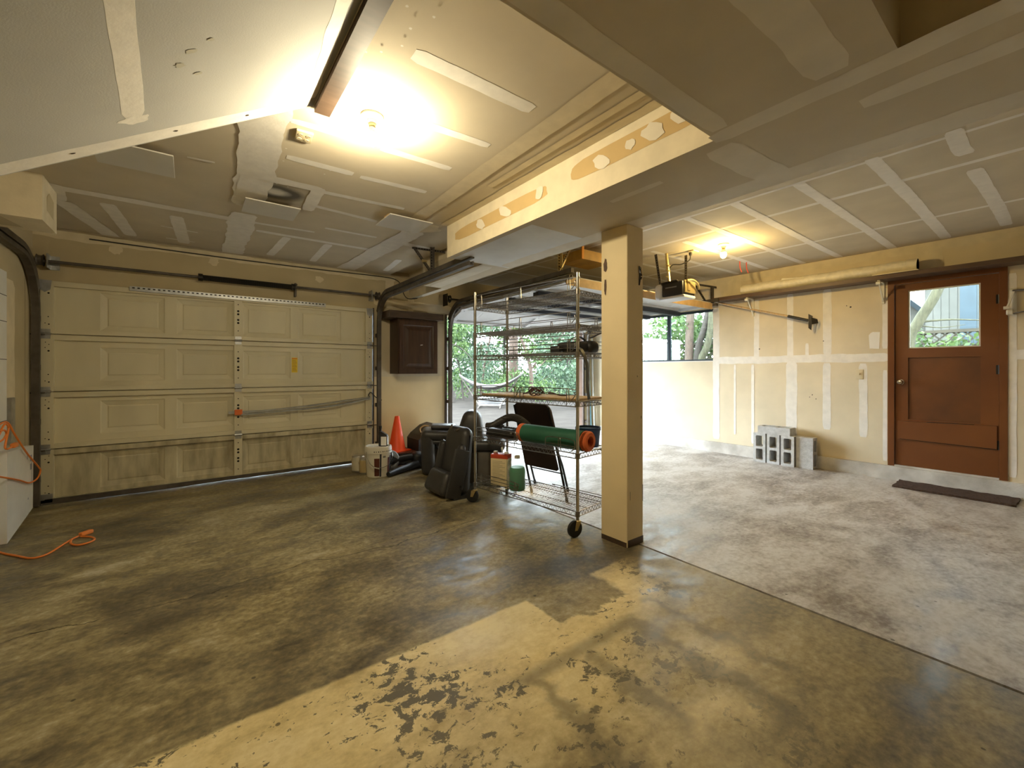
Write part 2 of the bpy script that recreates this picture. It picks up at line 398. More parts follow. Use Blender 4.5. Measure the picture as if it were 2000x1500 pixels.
# ================================================================== SETTING
b = MB()
b.box(LX-.2, 2.554, BY-.2, 5.95, -.15, 0); b.box(2.574, RX+.2, BY-.2, 5.95, -.15, 0)
b.m = 1; b.box(2.552, 2.576, BY-.2, 5.95, -.16, -.018)
fl = struct(b.build('floor', [M['floor'], M['hole']]), 'worn concrete garage floor with a joint between the bays', 'floor')

# left ceiling, with the taped joints in its own mesh
b = MB()
b.box(LX-.2, 2.2, BY-.2, 5.95, ZL, ZL+.08)
dn = (0, 0, -1)
for a, c, w in [((.74,1.66),(1.38,1.65),.085), ((.93,2.10),(1.40,2.07),.06), ((.90,2.48),(1.36,2.46),.06), ((.42,2.49),(.74,2.47),.06), ((.47,2.93),(.87,2.92),.07),
                ((.92,2.93),(1.39,2.89),.06), ((.74,3.35),(1.39,3.30),.06), ((.76,3.67),(1.31,3.72),.055), ((.35,4.42),(.94,4.37),.05), ((.49,4.65),(1.65,4.64),.07),
                ((.99,4.18),(1.47,4.17),.05), ((-.84,4.43),(.35,4.42),.11), ((-.53,4.61),(-.47,5.57),.10), ((-.10,4.63),(-.06,5.57),.10), ((-.22,5.02),(.05,5.06),.03), ((-.2,5.45),(.03,5.45),.03),
                ((.76,4.70),(.72,5.55),.08), ((1.15,4.70),(1.17,5.55),.08), ((1.98,4.85),(2.06,5.50),.08), ((2.07,4.22),(1.72,4.20),.10),
                ((-.80,4.75),(-.62,5.74),.13), ((-.78,4.35),(-.84,4.75),.12), ((-.02,3.3),(.12,3.28),.03)]:
    b.ribbon((*a, ZL), (*c, ZL), w, dn, m=1, jit=.07)
b.ribbon((.30,2.35,ZL), (.37,4.0,ZL), .22, dn, m=1, jit=.12, off=.0010)
b.ribbon((.36,4.2,ZL), (.37,5.74,ZL), .20, dn, m=1, jit=.14, off=.0011)
b.ribbon((1.70,3.75,ZL), (1.60,5.74,ZL), .22, dn, m=1, jit=.10, off=.0011)
b.ribbon((1.53,1.0,ZL), (1.57,3.6,ZL), .12, dn, m=2, jit=.06, off=.0010)
b.ribbon((1.71,1.0,ZL), (1.71,2.52,ZL), .05, dn, m=2, jit=.06)
b.ribbon((1.835,.96,ZL), (1.835,3.45,ZL), .07, dn, m=2, jit=.15)
b.blob((1.72,3.62,ZL), .16, .13, (1,0,0), (0,1,0), dn, m=2)
b.blob((1.60,3.02,ZL), .04, .03, (1,0,0), (0,1,0), dn, m=2)
b.ribbon((.60,1.0,ZL), (1.87,1.0,ZL), .08, dn, m=2, jit=.12)
# mud round the patched square and along its sides
for a, c, w in [((.29,3.34),(.76,3.30),.10), ((.74,3.28),(.76,3.80),.09), ((.30,3.30),(.30,3.8),.08)]:
    b.ribbon((*a, ZL), (*c, ZL), w, dn, m=1, jit=.15, off=.0018)
b.ribbon((LX,5.71,ZL), (2.5,5.71,ZL), .05, dn, m=2, jit=.25, off=.0014)
b.poly([(.335,3.385,ZL-.002), (.69,3.36,ZL-.002), (.70,3.75,ZL-.002), (.335,3.78,ZL-.002)], 3)
for i in range(26): b.blob((.34+random.random()*.4, .8+random.random()*2.6, ZL), .006, .006, (1,0,0), (0,1,0), dn, m=1, n=7)
# sooty square of the old fitting
def sootmat():
    m = bpy.data.materials.new('sooty_ceiling_patch'); m.use_nodes = True; nt = m.node_tree
    tc = nt.nodes.new('ShaderNodeTexCoord'); ns = nt.nodes.new('ShaderNodeTexNoise'); ns.inputs['Scale'].default_value = 9; nt.links.new(tc.outputs['Object'], ns.inputs['Vector'])
    mp = nt.nodes.new('ShaderNodeMapping'); mp.inputs['Location'].default_value = (-.50*1.0, -3.56*1.3, -ZL); mp.inputs['Scale'].default_value = (1, 1.3, 1); nt.links.new(tc.outputs['Object'], mp.inputs['Vector'])
    ln_ = nt.nodes.new('ShaderNodeVectorMath'); ln_.operation = 'LENGTH'; nt.links.new(mp.outputs['Vector'], ln_.inputs[0])
    ad = nt.nodes.new('ShaderNodeMath'); ad.operation = 'MULTIPLY_ADD'; ad.inputs[1].default_value = .05; nt.links.new(ns.outputs['Fac'], ad.inputs[0]); nt.links.new(ln_.outputs['Value'], ad.inputs[2])
    r = nt.nodes.new('ShaderNodeValToRGB'); e = r.color_ramp.elements; e.new(.5); e.new(.5); e.new(.5)
    for el, (p, c) in zip(e, [(.065,(.62,.60,.54)), (.095,(.40,.38,.33)), (.135,(.10,.09,.07)), (.175,(.12,.105,.08)), (.245,(.48,.43,.33))]): el.position = p; el.color = (*c,1)
    nt.links.new(ad.outputs[0], r.inputs['Fac']); nt.links.new(r.outputs['Color'], nt.nodes['Principled BSDF'].inputs['Base Color']); nt.nodes['Principled BSDF'].inputs['Roughness'].default_value = .9
    return m
ms = sootmat()
struct(b.build('ceiling', [M['paperg'], M['mud'], M['mudw'], ms]), 'taped unpainted drywall ceiling over the left bay', 'ceiling')

b = MB()
b.box(2.2, RX+.2, BY-.2, 5.95, ZR, ZR+.08)
for x, w in ((4.17, .055), (5.39, .055), (3.61, .035), (2.63, .06)): b.ribbon((x,-2.4,ZR), (x,5.7,ZR), w, dn, m=1, jit=.04, off=.0014)
for a, c, w in [((3.53,.42),(3.99,.40),.085), ((4.33,.40),(6.25,.38),.085), ((3.57,.80),(6.36,.79),.085), ((3.60,1.22),(6.40,1.24),.08), ((3.60,1.71),(6.38,1.71),.075), ((3.59,2.14),(6.38,2.10),.07),
                ((4.25,2.53),(6.33,2.53),.07), ((4.30,2.95),(6.3,2.92),.065), ((2.7,2.95),(4.1,2.95),.06), ((2.7,3.4),(6.2,3.36),.06), ((2.7,3.85),(6.3,3.8),.06), ((2.75,4.3),(6.2,4.25),.06), ((2.75,4.8),(6.2,4.75),.06), ((3.6,-.05),(6.3,-.05),.09), ((3.6,-.5),(6.3,-.5),.09)]:
    b.ribbon((*a, ZR), (*c, ZR), w, dn, m=1, jit=.06, wob=.012)
b.box(2.592, 2.60, BY, 5.7, ZR-.004, ZR-.0005, 1)
struct(b.build('ceiling', [M['paperg'], M['mud']]), 'taped drywall ceiling over the right bay', 'ceiling')

# front wall with the two garage door openings
b = MB()
b.box(LX-.2, -1.14, D, 5.95, 0, 2.09); b.box(1.995, 3.10, D, 5.95, 0, 2.09); b.box(6.13, RX+.2, D, 5.95, 0, 2.09)
b.box(LX-.2, RX+.2, D, 5.95, 2.09, 2.75)
fn = (0, -1, 0)
b.ribbon((LX,D,2.53), (2.3,D,2.53), .075, fn, m=1, jit=.28, step=.05)
b.ribbon((2.22,D,2.12), (2.22,D,2.55), .12, fn, m=1, jit=.1); b.ribbon((2.0,D,2.20), (3.2,D,2.17), .12, fn, m=1, jit=.12)
b.ribbon((2.54,D,2.1), (2.54,D,2.3), .10, fn, m=1, jit=.1)
b.ribbon((-1.15,D,.1), (-1.15,D,2.1), .02, fn, m=1)
for x in (-.6, .2, 1.3): b.blob((x, D, 2.43+.03*math.sin(9*x)), .05, .04, (1,0,0), (0,0,1), fn, m=1)
b.poly([(1.998,D-.0015,0), (3.095,D-.0015,0), (3.095,D-.0015,1.16), (1.998,D-.0015,1.16)], 2)
b.poly([(2.06,D-.0012,1.16), (3.095,D-.0012,1.16), (3.095,D-.0012,1.95), (2.06,D-.0012,1.95)], 3)
struct(b.build('wall_front', [M['paper'], M['mudw'], M['colp'], M['papery']]), 'drywall front wall pierced by two garage doors', 'wall')

# right wall with the side door and the window
b = MB()
X0, X1 = RX, 6.56
b.box(X0, X1, BY-.2, .385, 0, 2.75); b.box(X0, X1, .385, 1.265, 2.268, 2.75); b.box(X0, X1, .385, 1.265, 0, .16)
b.box(X0, X1, 1.265, 3.31, 0, 2.75); b.box(X0, X1, 3.31, 4.91, 0, 1.385); b.box(X0, X1, 3.31, 4.91, 2.20, 2.75); b.box(X0, X1, 4.91, D, 0, 2.75)
rn = (-1, 0, 0)
for y, z0, z1, w in [(2.70,1.42,2.25,.07), (2.275,1.42,2.27,.075), (1.86,1.44,2.27,.09), (1.30,1.5,2.2,.05), (2.26,.18,1.36,.13), (1.865,.50,1.34,.085), (1.50,.45,1.33,.08), (1.30,.2,1.25,.04), (3.28,.2,2.2,.10), (.345,.2,2.2,.055), (-.1,.2,2.3,.09), (2.08,1.42,1.6,.04),
                     (2.75,.2,1.33,.04), (3.0,.3,1.33,.03)]:
    b.ribbon((X0,y,z0), (X0,y,z1), w, rn, m=1, jit=.08)
b.ribbon((X0,3.28,1.395), (X0,1.27,1.40), .10, rn, m=1, jit=.14, off=.0016); b.ribbon((X0,.37,1.40), (X0,-2.4,1.40), .10, rn, m=1, jit=.12)
b.ribbon((X0,5.7,2.60), (X0,-2.5,2.60), .11, rn, m=2, jit=.12, off=.0012)
for y, w in ((.93,.20), (3.05,.3)): b.ribbon((X0,y,2.3), (X0,y,2.6), w, rn, m=2, jit=.08)
for y, z, r in [(2.66,1.55,.008), (1.9,1.62,.006), (2.02,.93,.006), (1.98,.88,.006), (2.05,.9,.005), (2.4,2.0,.006), (1.62,2.02,.01), (1.66,2.04,.006)]:
    b.blob((X0,y,z), r, r, (0,1,0), (0,0,1), rn, m=3, n=7)
struct(b.build('wall_right', [M['papery'], M['mud'], M['mudw'], M['hole']]), 'unpainted drywall side wall with taped joints', 'wall')

b = MB(); b.box(LX-.2, LX, BY-.2, D, 0, 2.75)
ln = (1, 0, 0)
b.ribbon((LX,5.10,.0), (LX,5.10,1.98), .36, ln, m=1, jit=.05, step=.05); b.ribbon((LX,5.55,.1), (LX,5.55,2.3), .006, ln, m=2)
struct(b.build('wall_left', [M['paper'], M['mudw'], M['hole']]), 'drywall left wall', 'wall')
b = MB(); b.box(LX-.2, X1, BY-.2, BY, 0, 2.75)
struct(b.build('wall_back', [M['papery']]), 'drywall back wall', 'wall')

b = MB(); b.box(6.365, RX-.0005, BY, D, 0, .155)
struct(b.build('baseboard_right', M['curb']), 'rough concrete curb along the right wall', 'curb')

# dropped beam, crossbeam and the sloping underside of the stairs
b = MB()
b.box(1.87, 2.592, .96, 3.45, ZB, ZR+.02); b.box(1.84, 2.592, BY, .96, ZB, ZR+.02)
b.box(2.26, 2.592, 3.45, 4.78, ZB, ZR+.02); b.box(2.51, 2.60, 4.78, D, ZB, ZR+.02)
un = (0, 0, -1); lf = (-1, 0, 0)
for a, c, w in [((1.86,.97),(1.82,-2.3),.10), ((2.07,.49),(2.06,-2.0),.10), ((2.50,3.4),(2.52,-2.2),.16), ((1.95,.99),(2.55,.94),.16), ((2.05,1.7),(2.05,1.35),.05), ((2.35,3.5),(2.40,4.75),.14)]:
    b.ribbon((*a, ZB), (*c, ZB), w, un, m=1, jit=.10, step=.06)
b.ribbon((2.55,4.8,ZB), (2.555,5.75,ZB), .07, un, m=1)
b.poly([(1.92,2.3,ZB-.001), (2.55,2.3,ZB-.001), (2.55,3.43,ZB-.001), (1.92,3.43,ZB-.001)], 3)
# left face: warm mud with bare paper patches
b.poly([(1.8692,.965,ZB), (1.8692,3.45,ZB), (1.8692,3.45,ZL), (1.8692,.965,ZL)], 2)
def patch(y0, y1, z0, z1, m=0):
    pts = []; n = 26
    for k in range(n):
        a = 2*PI*k/n; cy, sz = math.cos(a), math.sin(a)
        q = lambda t: math.copysign(abs(t)**.45, t)
        pts.append((1.8680, (y0+y1)/2+(y1-y0)/2*q(cy)*(1+random.uniform(-.02,.02)), (z0+z1)/2+(z1-z0)/2*q(sz)*(1+random.uniform(-.06,.06))))
    b.poly(pts, m)
patch(.98, 1.86, 2.40, 2.515, 4); patch(2.08, 3.30, 2.385, 2.485, 4)
for y, z, ry, rz in [(1.62,2.44,.07,.035), (1.42,2.455,.035,.028), (1.28,2.46,.07,.04), (1.12,2.47,.07,.04), (2.88,2.43,.07,.035), (2.55,2.435,.08,.035), (2.16,2.44,.04,.04)]:
    b.blob((1.8675, y, z), ry, rz, (0,1,.5), (0,-.5,1), lf, off=.0004, m=1, n=12)
b.ribbon((2.26,3.5,2.33), (2.26,4.78,2.33), .09, lf, m=2, jit=.1); b.ribbon((2.26,4.72,ZB), (2.26,4.72,ZL), .10, lf, m=2, jit=.1); b.ribbon((2.26,3.5,2.54), (2.26,4.78,2.54), .07, lf, m=2, jit=.2)
b.ribbon((2.51,4.8,2.33), (2.51,5.75,2.33), .1, lf, m=2, jit=.1); b.ribbon((2.51,4.85,ZB), (2.51,4.85,ZL), .12, lf, m=2)
struct(b.build('soffit_beam', [M['paperg'], M['mudg'], M['mudw'], M['sheet'], mat('bare_tan_paper', (.56,.40,.185), .85, var=.06, scale=5)]), 'long dropped drywall beam between the two bays', 'beam')
b = MB()
b.box(LX, 1.840, .335, .960, ZB, ZL-.001)
for a, c, w in [((.3,.52),(1.77,.50),.13), ((.3,.905),(1.80,.905),.085)]: b.ribbon((*a, ZB), (*c, ZB), w, un, m=1, jit=.08, step=.06)
struct(b.build('crossbeam', [M['paperg'], M['mudg']]), 'dropped drywall crossbeam overhead', 'beam')
b = MB()
sl = lambda x: 2.572-.6206*(.486-x)
b.prism([(.486,.97,sl(.486)-.0005), (LX+.001,.97,sl(LX)), (LX+.001,.97,ZL-.0005), (.48,.97,ZL-.0005)], (0,1.315,0))
snm = Vector((.6206, 0, -1)).normalized()
for (xa, ya, xb, yb, w) in [(-.13,1.0,-.165,2.05,.07), (-.56,2.235,.46,2.235,.085)]:
    b.ribbon((xa,ya,sl(xa)), (xb,yb,sl(xb)), w, snm, m=1, jit=.05, off=.002)
b.blob((-.165,2.07,sl(-.165)), .05, .03, (1,0,.62), (0,1,0), snm, m=1, off=.003)
b.ribbon((.40,1.0,sl(.40)), (.455,2.2,sl(.455)), .06, snm, m=1, jit=.2, off=.0022)
for x, y, r in [(.0,1.70,.016), (-.03,1.765,.018), (.05,1.65,.010), (.02,1.83,.012)]: b.blob((x,y,sl(x)), r, r*.7, (1,0,.62), (0,1,0), snm, m=2, off=.0015, n=12, jit=.4)
for x in (-.35, -.05, .2): b.blob((x,2.23,sl(x)), .008, .006, (1,0,.62), (0,1,0), snm, m=3, off=.0026, n=8)
struct(b.build('stair_underside', [M['gypsum'], M['mud'], mat('tea_stain', (.44,.42,.35), .85), M['trimwood']]), 'sloping drywall underside of the stairs', 'ceiling')
b = MB(); b.box(.490, .562, .97, 2.282, 2.538, ZL-.001)
struct(b.build('trim_1', M['trimwood']), 'dark wood strip at the top of the sloping drywall', 'trim')
b = MB(); b.box(LX+.001, -.80, 4.19, 4.57, 2.265, ZL-.001)
b.poly([(-.7985,4.30,2.36), (-.7985,4.47,2.34), (-.7985,4.48,2.47), (-.7985,4.36,2.50), (-.7985,4.29,2.45)], 1)
b.poly([(LX+.01,4.25,2.2645), (-1.0,4.25,2.2645), (-.95,4.5,2.2645), (LX+.01,4.5,2.2645)], 1)
struct(b.build('duct_box', [M['mudw'], M['paper']]), 'boxed drywall duct in the ceiling corner', 'duct')

# the post
b = MB(); b.rbox(T(2.5295, 1.998, ZB/2), .183, .236, ZB-.001, .004, 1)
b.m = 1; b.box(2.4365, 2.4378, 1.885, 2.112, 0, .035); b.box(2.445, 2.6215, 1.8785, 1.8795, 0, .05)
for x, z, w, h in [(2.60,1.45,.004,.02), (2.607,1.32,.008,.01), (2.55,1.2,.006,.012), (2.612,.3,.006,.12), (2.47,.33,.003,.06), (2.595,.9,.005,.02)]: b.box(x, x+w, 1.8787, 1.8795, z, z+h)
b.m = 2
for z, h, w in ((2.02,.10,.018), (1.86,.12,.012)): b.blob((2.437, 2.075, z), w, h/2, (0,1,0), (0,0,1), lf, off=.001, m=2)
struct(b.build('column', [M['colp'], M['trimwood'], M['shelfwood']]), 'boxed drywall post standing under the beam', 'column')

# ------------------------------------------------------------------ door_3: brown side door
d3 = thing('door_3', 'brown half-glazed side door with a plank across its lower half', 'door', (6.44, .82, .16), kind='structure')
b = MB()
for y0, y1, z0, z1 in ((1.218,1.275,.158,2.27), (.375,.430,.158,2.27)): b.box(6.398, 6.54, y0, y1, z0, z1)
b.box(6.398, 6.54, .430, 1.218, 2.222, 2.27)
b.build('door_frame', M['doorbrown'], d3)
b = MB()
x0, x1 = 6.418, 6.462
gy0, gy1, gz0, gz1 = .556, 1.104, 1.493, 2.142; py0, py1, pz0, pz1 = .556, 1.104, .70, 1.39
b.box(x0,x1,.432,gy0,.175,2.218); b.box(x0,x1,gy1,1.215,.175,2.218)
b.box(x0,x1,gy0,gy1,gz1,2.218); b.box(x0,x1,gy0,gy1,pz1,gz0); b.box(x0,x1,gy0,gy1,.175,pz0)
b.build('slab', M['doorbrown'], d3)
b = MB(); b.box(x0+.016, x0+.03, py0, py1, pz0, pz1); b.build('panel', M['doorpanel'], d3)
b = MB()
for q in ((gy0,gy0+.012,gz0,gz1), (gy1-.012,gy1,gz0,gz1), (gy0+.012,gy1-.012,gz0,gz0+.012), (gy0+.012,gy1-.012,gz1-.012,gz1)): b.box(x0+.010, x0+.034, *q)
b.build('glazing_bead', M['white'], d3)
b = MB(); b.box(x0+.020, x0+.024, gy0+.012, gy1-.012, gz0+.012, gz1-.012); b.build('glass_pane', M['glass'], d3)
b = MB(); b.prism([(6.392,.445,.462), (6.392,1.19,.478), (6.392,1.19,.672), (6.392,.445,.692)], (.0255,0,0)); b.m = 1; b.prism([(6.4,.45,.455),(6.4,1.17,.472),(6.4,1.17,.478),(6.4,.45,.463)], (.0175,0,0)); b.prism([(6.4,.60,.687),(6.4,.95,.680),(6.4,.95,.684),(6.4,.60,.692)], (.0175,0,0)); b.build('kick_plank', [M['doorbrown'], M['hole']], d3)  # near-black strips paint the gap shadow along the plank's top and bottom
b = MB(); b.lathe([(0,-.065),(.022,-.062),(.029,-.045),(.026,-.028),(.012,-.018),(.012,-.006),(.030,-.004),(.030,0)], T(6.4175,1.165,1.115) @ R(90,'Y'), 20); b.build('doorknob', M['brass'], d3, True)
for z in (1.96, 1.255, .50):
    b = MB(); b.rod((6.405,.430,z-.045), (6.405,.430,z+.045), .007, 8); b.box(6.4165,6.4178,.434,.452,z-.045,z+.045); b.build('hinge', M['blacksteel'], d3)
b = MB(); b.box(6.40, 6.54, .43, 1.218, .156, .174); b.build('threshold', M['curb'], d3)

# ------------------------------------------------------------------ window_1
w1 = thing('window_1', 'sliding window with a dark frame high in the right wall', 'window', (6.47, 4.11, 1.385), kind='structure')
b = MB()
for y0, y1, z0, z1 in ((3.31,3.345,1.385,2.20), (4.875,4.91,1.385,2.20), (3.345,4.875,1.385,1.42), (3.345,4.875,2.165,2.20)): b.box(6.44, 6.50, y0, y1, z0, z1)
b.build('window_frame', M['trimblue'], w1)
b = MB(); b.box(6.43, 6.49, 4.09, 4.13, 1.42, 2.165); b.build('mullion', M['trimblue'], w1)
for y0, y1, x in ((3.345,4.09,6.462), (4.13,4.875,6.472)):
    b = MB(); b.box(x, x+.004, y0, y1, 1.42, 2.165); b.build('glass_pane', M['glass'], w1)
b = MB(); b.box(6.415, 6.44, 3.312, 4.908, 1.386, 1.398); b.build('window_sill', M['white'], w1)

# ================================================================== GARAGE DOORS
PANX = [(.41,.904), (1.0,1.505), (1.602,2.096), (2.181,2.690)]
def section(mx, W, h, pz, panx=PANX):         # one steel door section, seen from inside; inside is -y
    b = MB()
    def P(x, y, z): return tuple(mx @ Vector((x, y, z)))
    xs = sorted({0, W} | {t for p in panx for t in p}); zs = [0, pz[0], pz[1], h]
    for i in range(len(xs)-1):
        for j in range(3):
            xa, xb, za, zb = xs[i], xs[i+1], zs[j], zs[j+1]
            if j == 1 and any(abs(xa-p[0]) < 1e-6 for p in panx):
                o = [(xa,za),(xb,za),(xb,zb),(xa,zb)]
                def inset(d): return [(xa+d,za+d),(xb-d,za+d),(xb-d,zb-d),(xa+d,zb-d)]
                loops = [(o,0), (inset(.010),.007), (inset(.052),.018), (inset(.062),.013)]
                for (l0,y0),(l1,y1) in zip(loops, loops[1:]):
                    for k in range(4):
                        k2 = (k+1) % 4
                        b.poly([P(l0[k][0],y0,l0[k][1]), P(l0[k2][0],y0,l0[k2][1]), P(l1[k2][0],y1,l1[k2][1]), P(l1[k][0],y1,l1[k][1])])
                b.poly([P(x,loops[-1][1],z) for x, z in loops[-1][0]])
            else:
                b.poly([P(xa,0,za), P(xb,0,za), P(xb,0,zb), P(xa,0,zb)])
    def bx(x0,x1,y0,y1,z0,z1):
        p = [P(x,y,z) for z in (z0,z1) for x,y in ((x0,y0),(x1,y0),(x1,y1),(x0,y1))]
        b.add(p, [(3,2,1,0),(4,5,6,7),(0,1,5,4),(1,2,6,5),(2,3,7,6),(3,0,4,7)])
    bx(0,W,-.034,0,0.003,.047); bx(0,W,-.034,0,h-.052,h-.004)      # folded rails
    bx(0,W,.028,.045,-.006,h-.004); bx(0,W,.006,.030,h-.03,h+.010)                                     # outer skin
    return b
def stile(mx, xc, w, h, holes=True):
    b = MB()
    def bx(x0,x1,y0,y1,z0,z1,m=0):
        p = [mx @ Vector((x,y,z)) for z in (z0,z1) for x,y in ((x0,y0),(x1,y0),(x1,y1),(x0,y1))]
        b.add(p, [(3,2,1,0),(4,5,6,7),(0,1,5,4),(1,2,6,5),(2,3,7,6),(3,0,4,7)], m)
    bx(xc-w/2, xc+w/2, -.036, 0, .002, h-.002)
    if holes:
        for z, r in ((.11,.006),(.20,.012),(.235,.012),(.30,.012),(.335,.012),(.41,.006)):
            b.add([mx @ Vector((xc+r*math.cos(a*PI/5), -.0366, z+r*math.sin(a*PI/5))) for a in range(10)], [tuple(range(10))], 1)
    else:
        for z, dx, r in ((.09,.012,.006),(.10,-.012,.004),(.16,.008,.005),(.38,.010,.008),(.41,-.012,.004),(.44,.012,.004),(.46,-.01,.004)):
            b.add([mx @ Vector((xc+dx+r*math.cos(a*PI/5), -.0366, z+r*math.sin(a*PI/5))) for a in range(10)], [tuple(range(10))], 1)
    return b
SEAMS = [0.012, .515, 1.050, 1.588, 2.09]
DX0 = -1.125; DW = 3.10
d1 = thing('door_1', 'closed cream sectional garage door seen from inside', 'garage door', (DX0+DW/2, 5.76, 0), kind='structure')
pz = [(.085,.425), (.11,.435), (.095,.425), (.045,.425)]
for i in range(4):
    h = SEAMS[i+1]-SEAMS[i]-.003; mx = T(DX0, 5.776, SEAMS[i])
    s_ = section(mx, DW, h, pz[i]).build('door_section', M['door1d'] if i == 0 else M['door1'], d1)
    stile(mx, 1.553, .078, h).build('center_stile', [M['door1'], M['hole']], s_)
    stile(mx, .058, .085, h, False).build('end_stile', [M['door1'], M['hole']], s_)
    stile(mx, 3.042, .085, h, False).build('end_stile', [M['door1'], M['hole']], s_)
for z in SEAMS[1:4]:
    for x, w in ((.05,.06), (1.553,.062), (3.05,.06)):
        b = MB(); b.box(DX0+x-w/2, DX0+x+w/2, 5.730, 5.7375, z-.045, z+.045); b.rod((DX0+x-w/2-.006,5.722,z), (DX0+x+w/2+.006,5.722,z), .012, 8)
        for q in (-.03, .03): b.rod((DX0+x,5.724,z+q), (DX0+x,5.731,z+q), .007, 6)
        hg = b.build('hinge', M['galv'], d1)
        if x != 1.553:
            b = MB(); sx = -1 if x < 1 else 1
            b.rod((DX0+x,5.715,z-.008), (DX0+x+sx*.10,5.700,z-.008), .006, 6); b.build('roller_stem', M['galvd'], hg)
for x, sx in ((.045,-1), (3.055,1)):
    b = MB(); b.prism([(DX0+x-.045,5.733,2.088), (DX0+x+.045,5.733,2.088), (DX0+x+.035,5.733,2.0), (DX0+x,5.733,1.975), (DX0+x-.035,5.733,2.0)], (0,.004,0)); b.build('top_bracket', M['galv'], d1)
    b = MB(); b.box(DX0+x-.04, DX0+x+.05, 5.728, 5.737, .02, .10); b.rod((DX0+x,5.715,.055), (DX0+x+sx*.08,5.715,.055), .008, 6); b.build('bottom_bracket', M['galv'], d1)
b = MB(); b.box(DX0+.63, DX0+2.49, 5.722, 5.7445, 2.052, 2.066); b.box(DX0+.63, DX0+2.49, 5.722, 5.726, 2.066, 2.098)
for i in range(46): b.box(DX0+.65+i*.04, DX0+.67+i*.04, 5.7212, 5.722, 2.076, 2.088, 1)
b.build('top_strut', [M['galv'], M['hole']], d1)
b = MB(); b.prism([(DX0,5.728,.002),(DX0+.9,5.728,.004),(DX0+1.35,5.728,.013),(DX0+DW,5.728,.020),(DX0+DW,5.728,.052),(DX0,5.728,.052)], (0,.072,0)); b.build('bottom_seal', M['galvd'], d1)
b = MB(); b.box(DX0+1.46, DX0+1.74, 5.716, 5.724, .757, .785); b.box(DX0+1.53, DX0+1.575, 5.724, 5.737, .745, .80); lk = b.build('slide_latch', M['galv'], d1)
b = MB(); b.rbox(T(DX0+1.553, 5.708, .772), .075, .016, .062, .004, 1); b.build('lock_plate', M['orangelab'], lk)
b = MB(); b.tube(smooth_path([(DX0+1.65,5.712,.765), (DX0+2.2,5.710,.800), (DX0+2.65,5.712,.845), (DX0+3.05,5.712,.885)]), .011, 6)
b.tube(smooth_path([(DX0+1.58,5.704,.742), (DX0+2.1,5.70,.766), (DX0+2.55,5.70,.79), (DX0+3.05,5.706,.868)]), .010, 6); b.build('lock_bar', M['galv'], d1)
b = MB(); b.tube(smooth_path([(1.90,5.72,.90),(1.93,5.70,.95),(2.0,5.69,.88),(2.08,5.70,.84)]), .006, 6); b.build('pull_strap', M['blacksteel'], d1)
b = MB(); b.box(DX0+2.108, DX0+2.172, 5.7735, 5.7757, 1.222, 1.405)
for k in range(9): b.box(DX0+2.116, DX0+2.164-(k%3)*.006, 5.7728, 5.7735, 1.24+k*.016, 1.246+k*.016, 1)
b.box(DX0+2.112, DX0+2.168, 5.7728, 5.7735, 1.388, 1.398, 2)
b.build('warning_sticker', [M['yellow'], mat('brown_sticker_print', (.45,.22,.02), .6), M['orangelab']], d1)

# jambs
for n_, x0, x1, z1 in (('trim_2', 1.982, 1.995, 2.10), ('trim_3', 3.085, 3.115, 2.10), ('trim_4', 6.115, 6.145, 2.10), ('trim_5', -1.142, -1.128, 2.10)):
    b = MB(); b.box(x0, x1, 5.755, 5.9, 0, z1); struct(b.build(n_, M['trimwood']), 'brown wooden door jamb', 'trim')

def track_prof(w=.05, t=.028): return [(-w/2,0), (w/2,0), (w/2,t), (w/2-.012,t), (w/2-.012,t-.008), (w/2-.006,t-.008), (w/2-.006,.004), (-w/2+.006,.004), (-w/2+.006,t-.008), (-w/2+.012,t-.008), (-w/2+.012,t), (-w/2,t)]
def track(label, x, side, zt, yend, zend, rad=.34, group='garage door tracks', ceilz=ZL, hang=True, yback=5.68):
    t = thing('door_track', label, 'track', (x, yback, 0), group)
    b = MB()
    P = [(x,yback,.012), (x,yback,zt-rad)] + arc((x,yback-rad,zt-rad), rad, 0, 90, (0,1,0), (0,0,1), 12)[1:] + [(x,yend,zend)]
    b.tube(P, .03, prof=[(-.026,-.018),(.026,-.018),(.026,.020),(.012,.020),(.012,-.004),(-.012,-.004),(-.012,.020),(-.026,.020)])
    b.build('lower_rail', M['galvd'] if side else M['galv'], t)
    b = MB(); z2 = .066
    P = arc((x,yback-rad,zt-rad), rad+z2, 25, 90, (0,1,0), (0,0,1), 10) + [(x,yend-.02,zend+z2)]
    b.tube(P, .02, prof=[(-.02,-.024),(.02,-.024),(.02,.024),(-.02,.024)]); b.build('upper_rail', M['galvd'], t)
    for z in (.22, .75, 1.25, 1.7):
        b = MB(); b.box(x-.02, x+.02, yback+.016, D-.0045, z, z+.05); b.build('wall_bracket', M['galvd'], t)
    return t
def perf(b, a, c, w=.032, nx=(1,0,0), n=None):      # perforated angle iron
    a = Vector(a); c = Vector(c); d = (c-a); L = d.length; d.normalize(); s = Vector(nx); s = (s-d*s.dot(d)).normalized(); q = d.cross(s)
    def bb(o, hw, ht): b.add([o+s*i*hw+q*j*ht+d*k for k in (0,L) for i,j in ((-1,-1),(1,-1),(1,1),(-1,1))], [(3,2,1,0),(4,5,6,7),(0,1,5,4),(1,2,6,5),(2,3,7,6),(3,0,4,7)])
    bb(a, w/2, .0015); bb(a+s*w/2-q*w/2, .0015, w/2)
    for k in range(int(L/.03)):
        for sg in (-1, 1):
            o = a+d*(.018+.03*k)+q*sg*.0022
            b.add([o+s*i*.007+d*j*.008 for i,j in ((-1,-1),(1,-1),(1,1),(-1,1))], [(0,1,2,3)], 1)
tr = track('dark steel door track curving beside the cone, running under the dropped beam', 2.035, 1, 2.215, 3.30, 2.225)
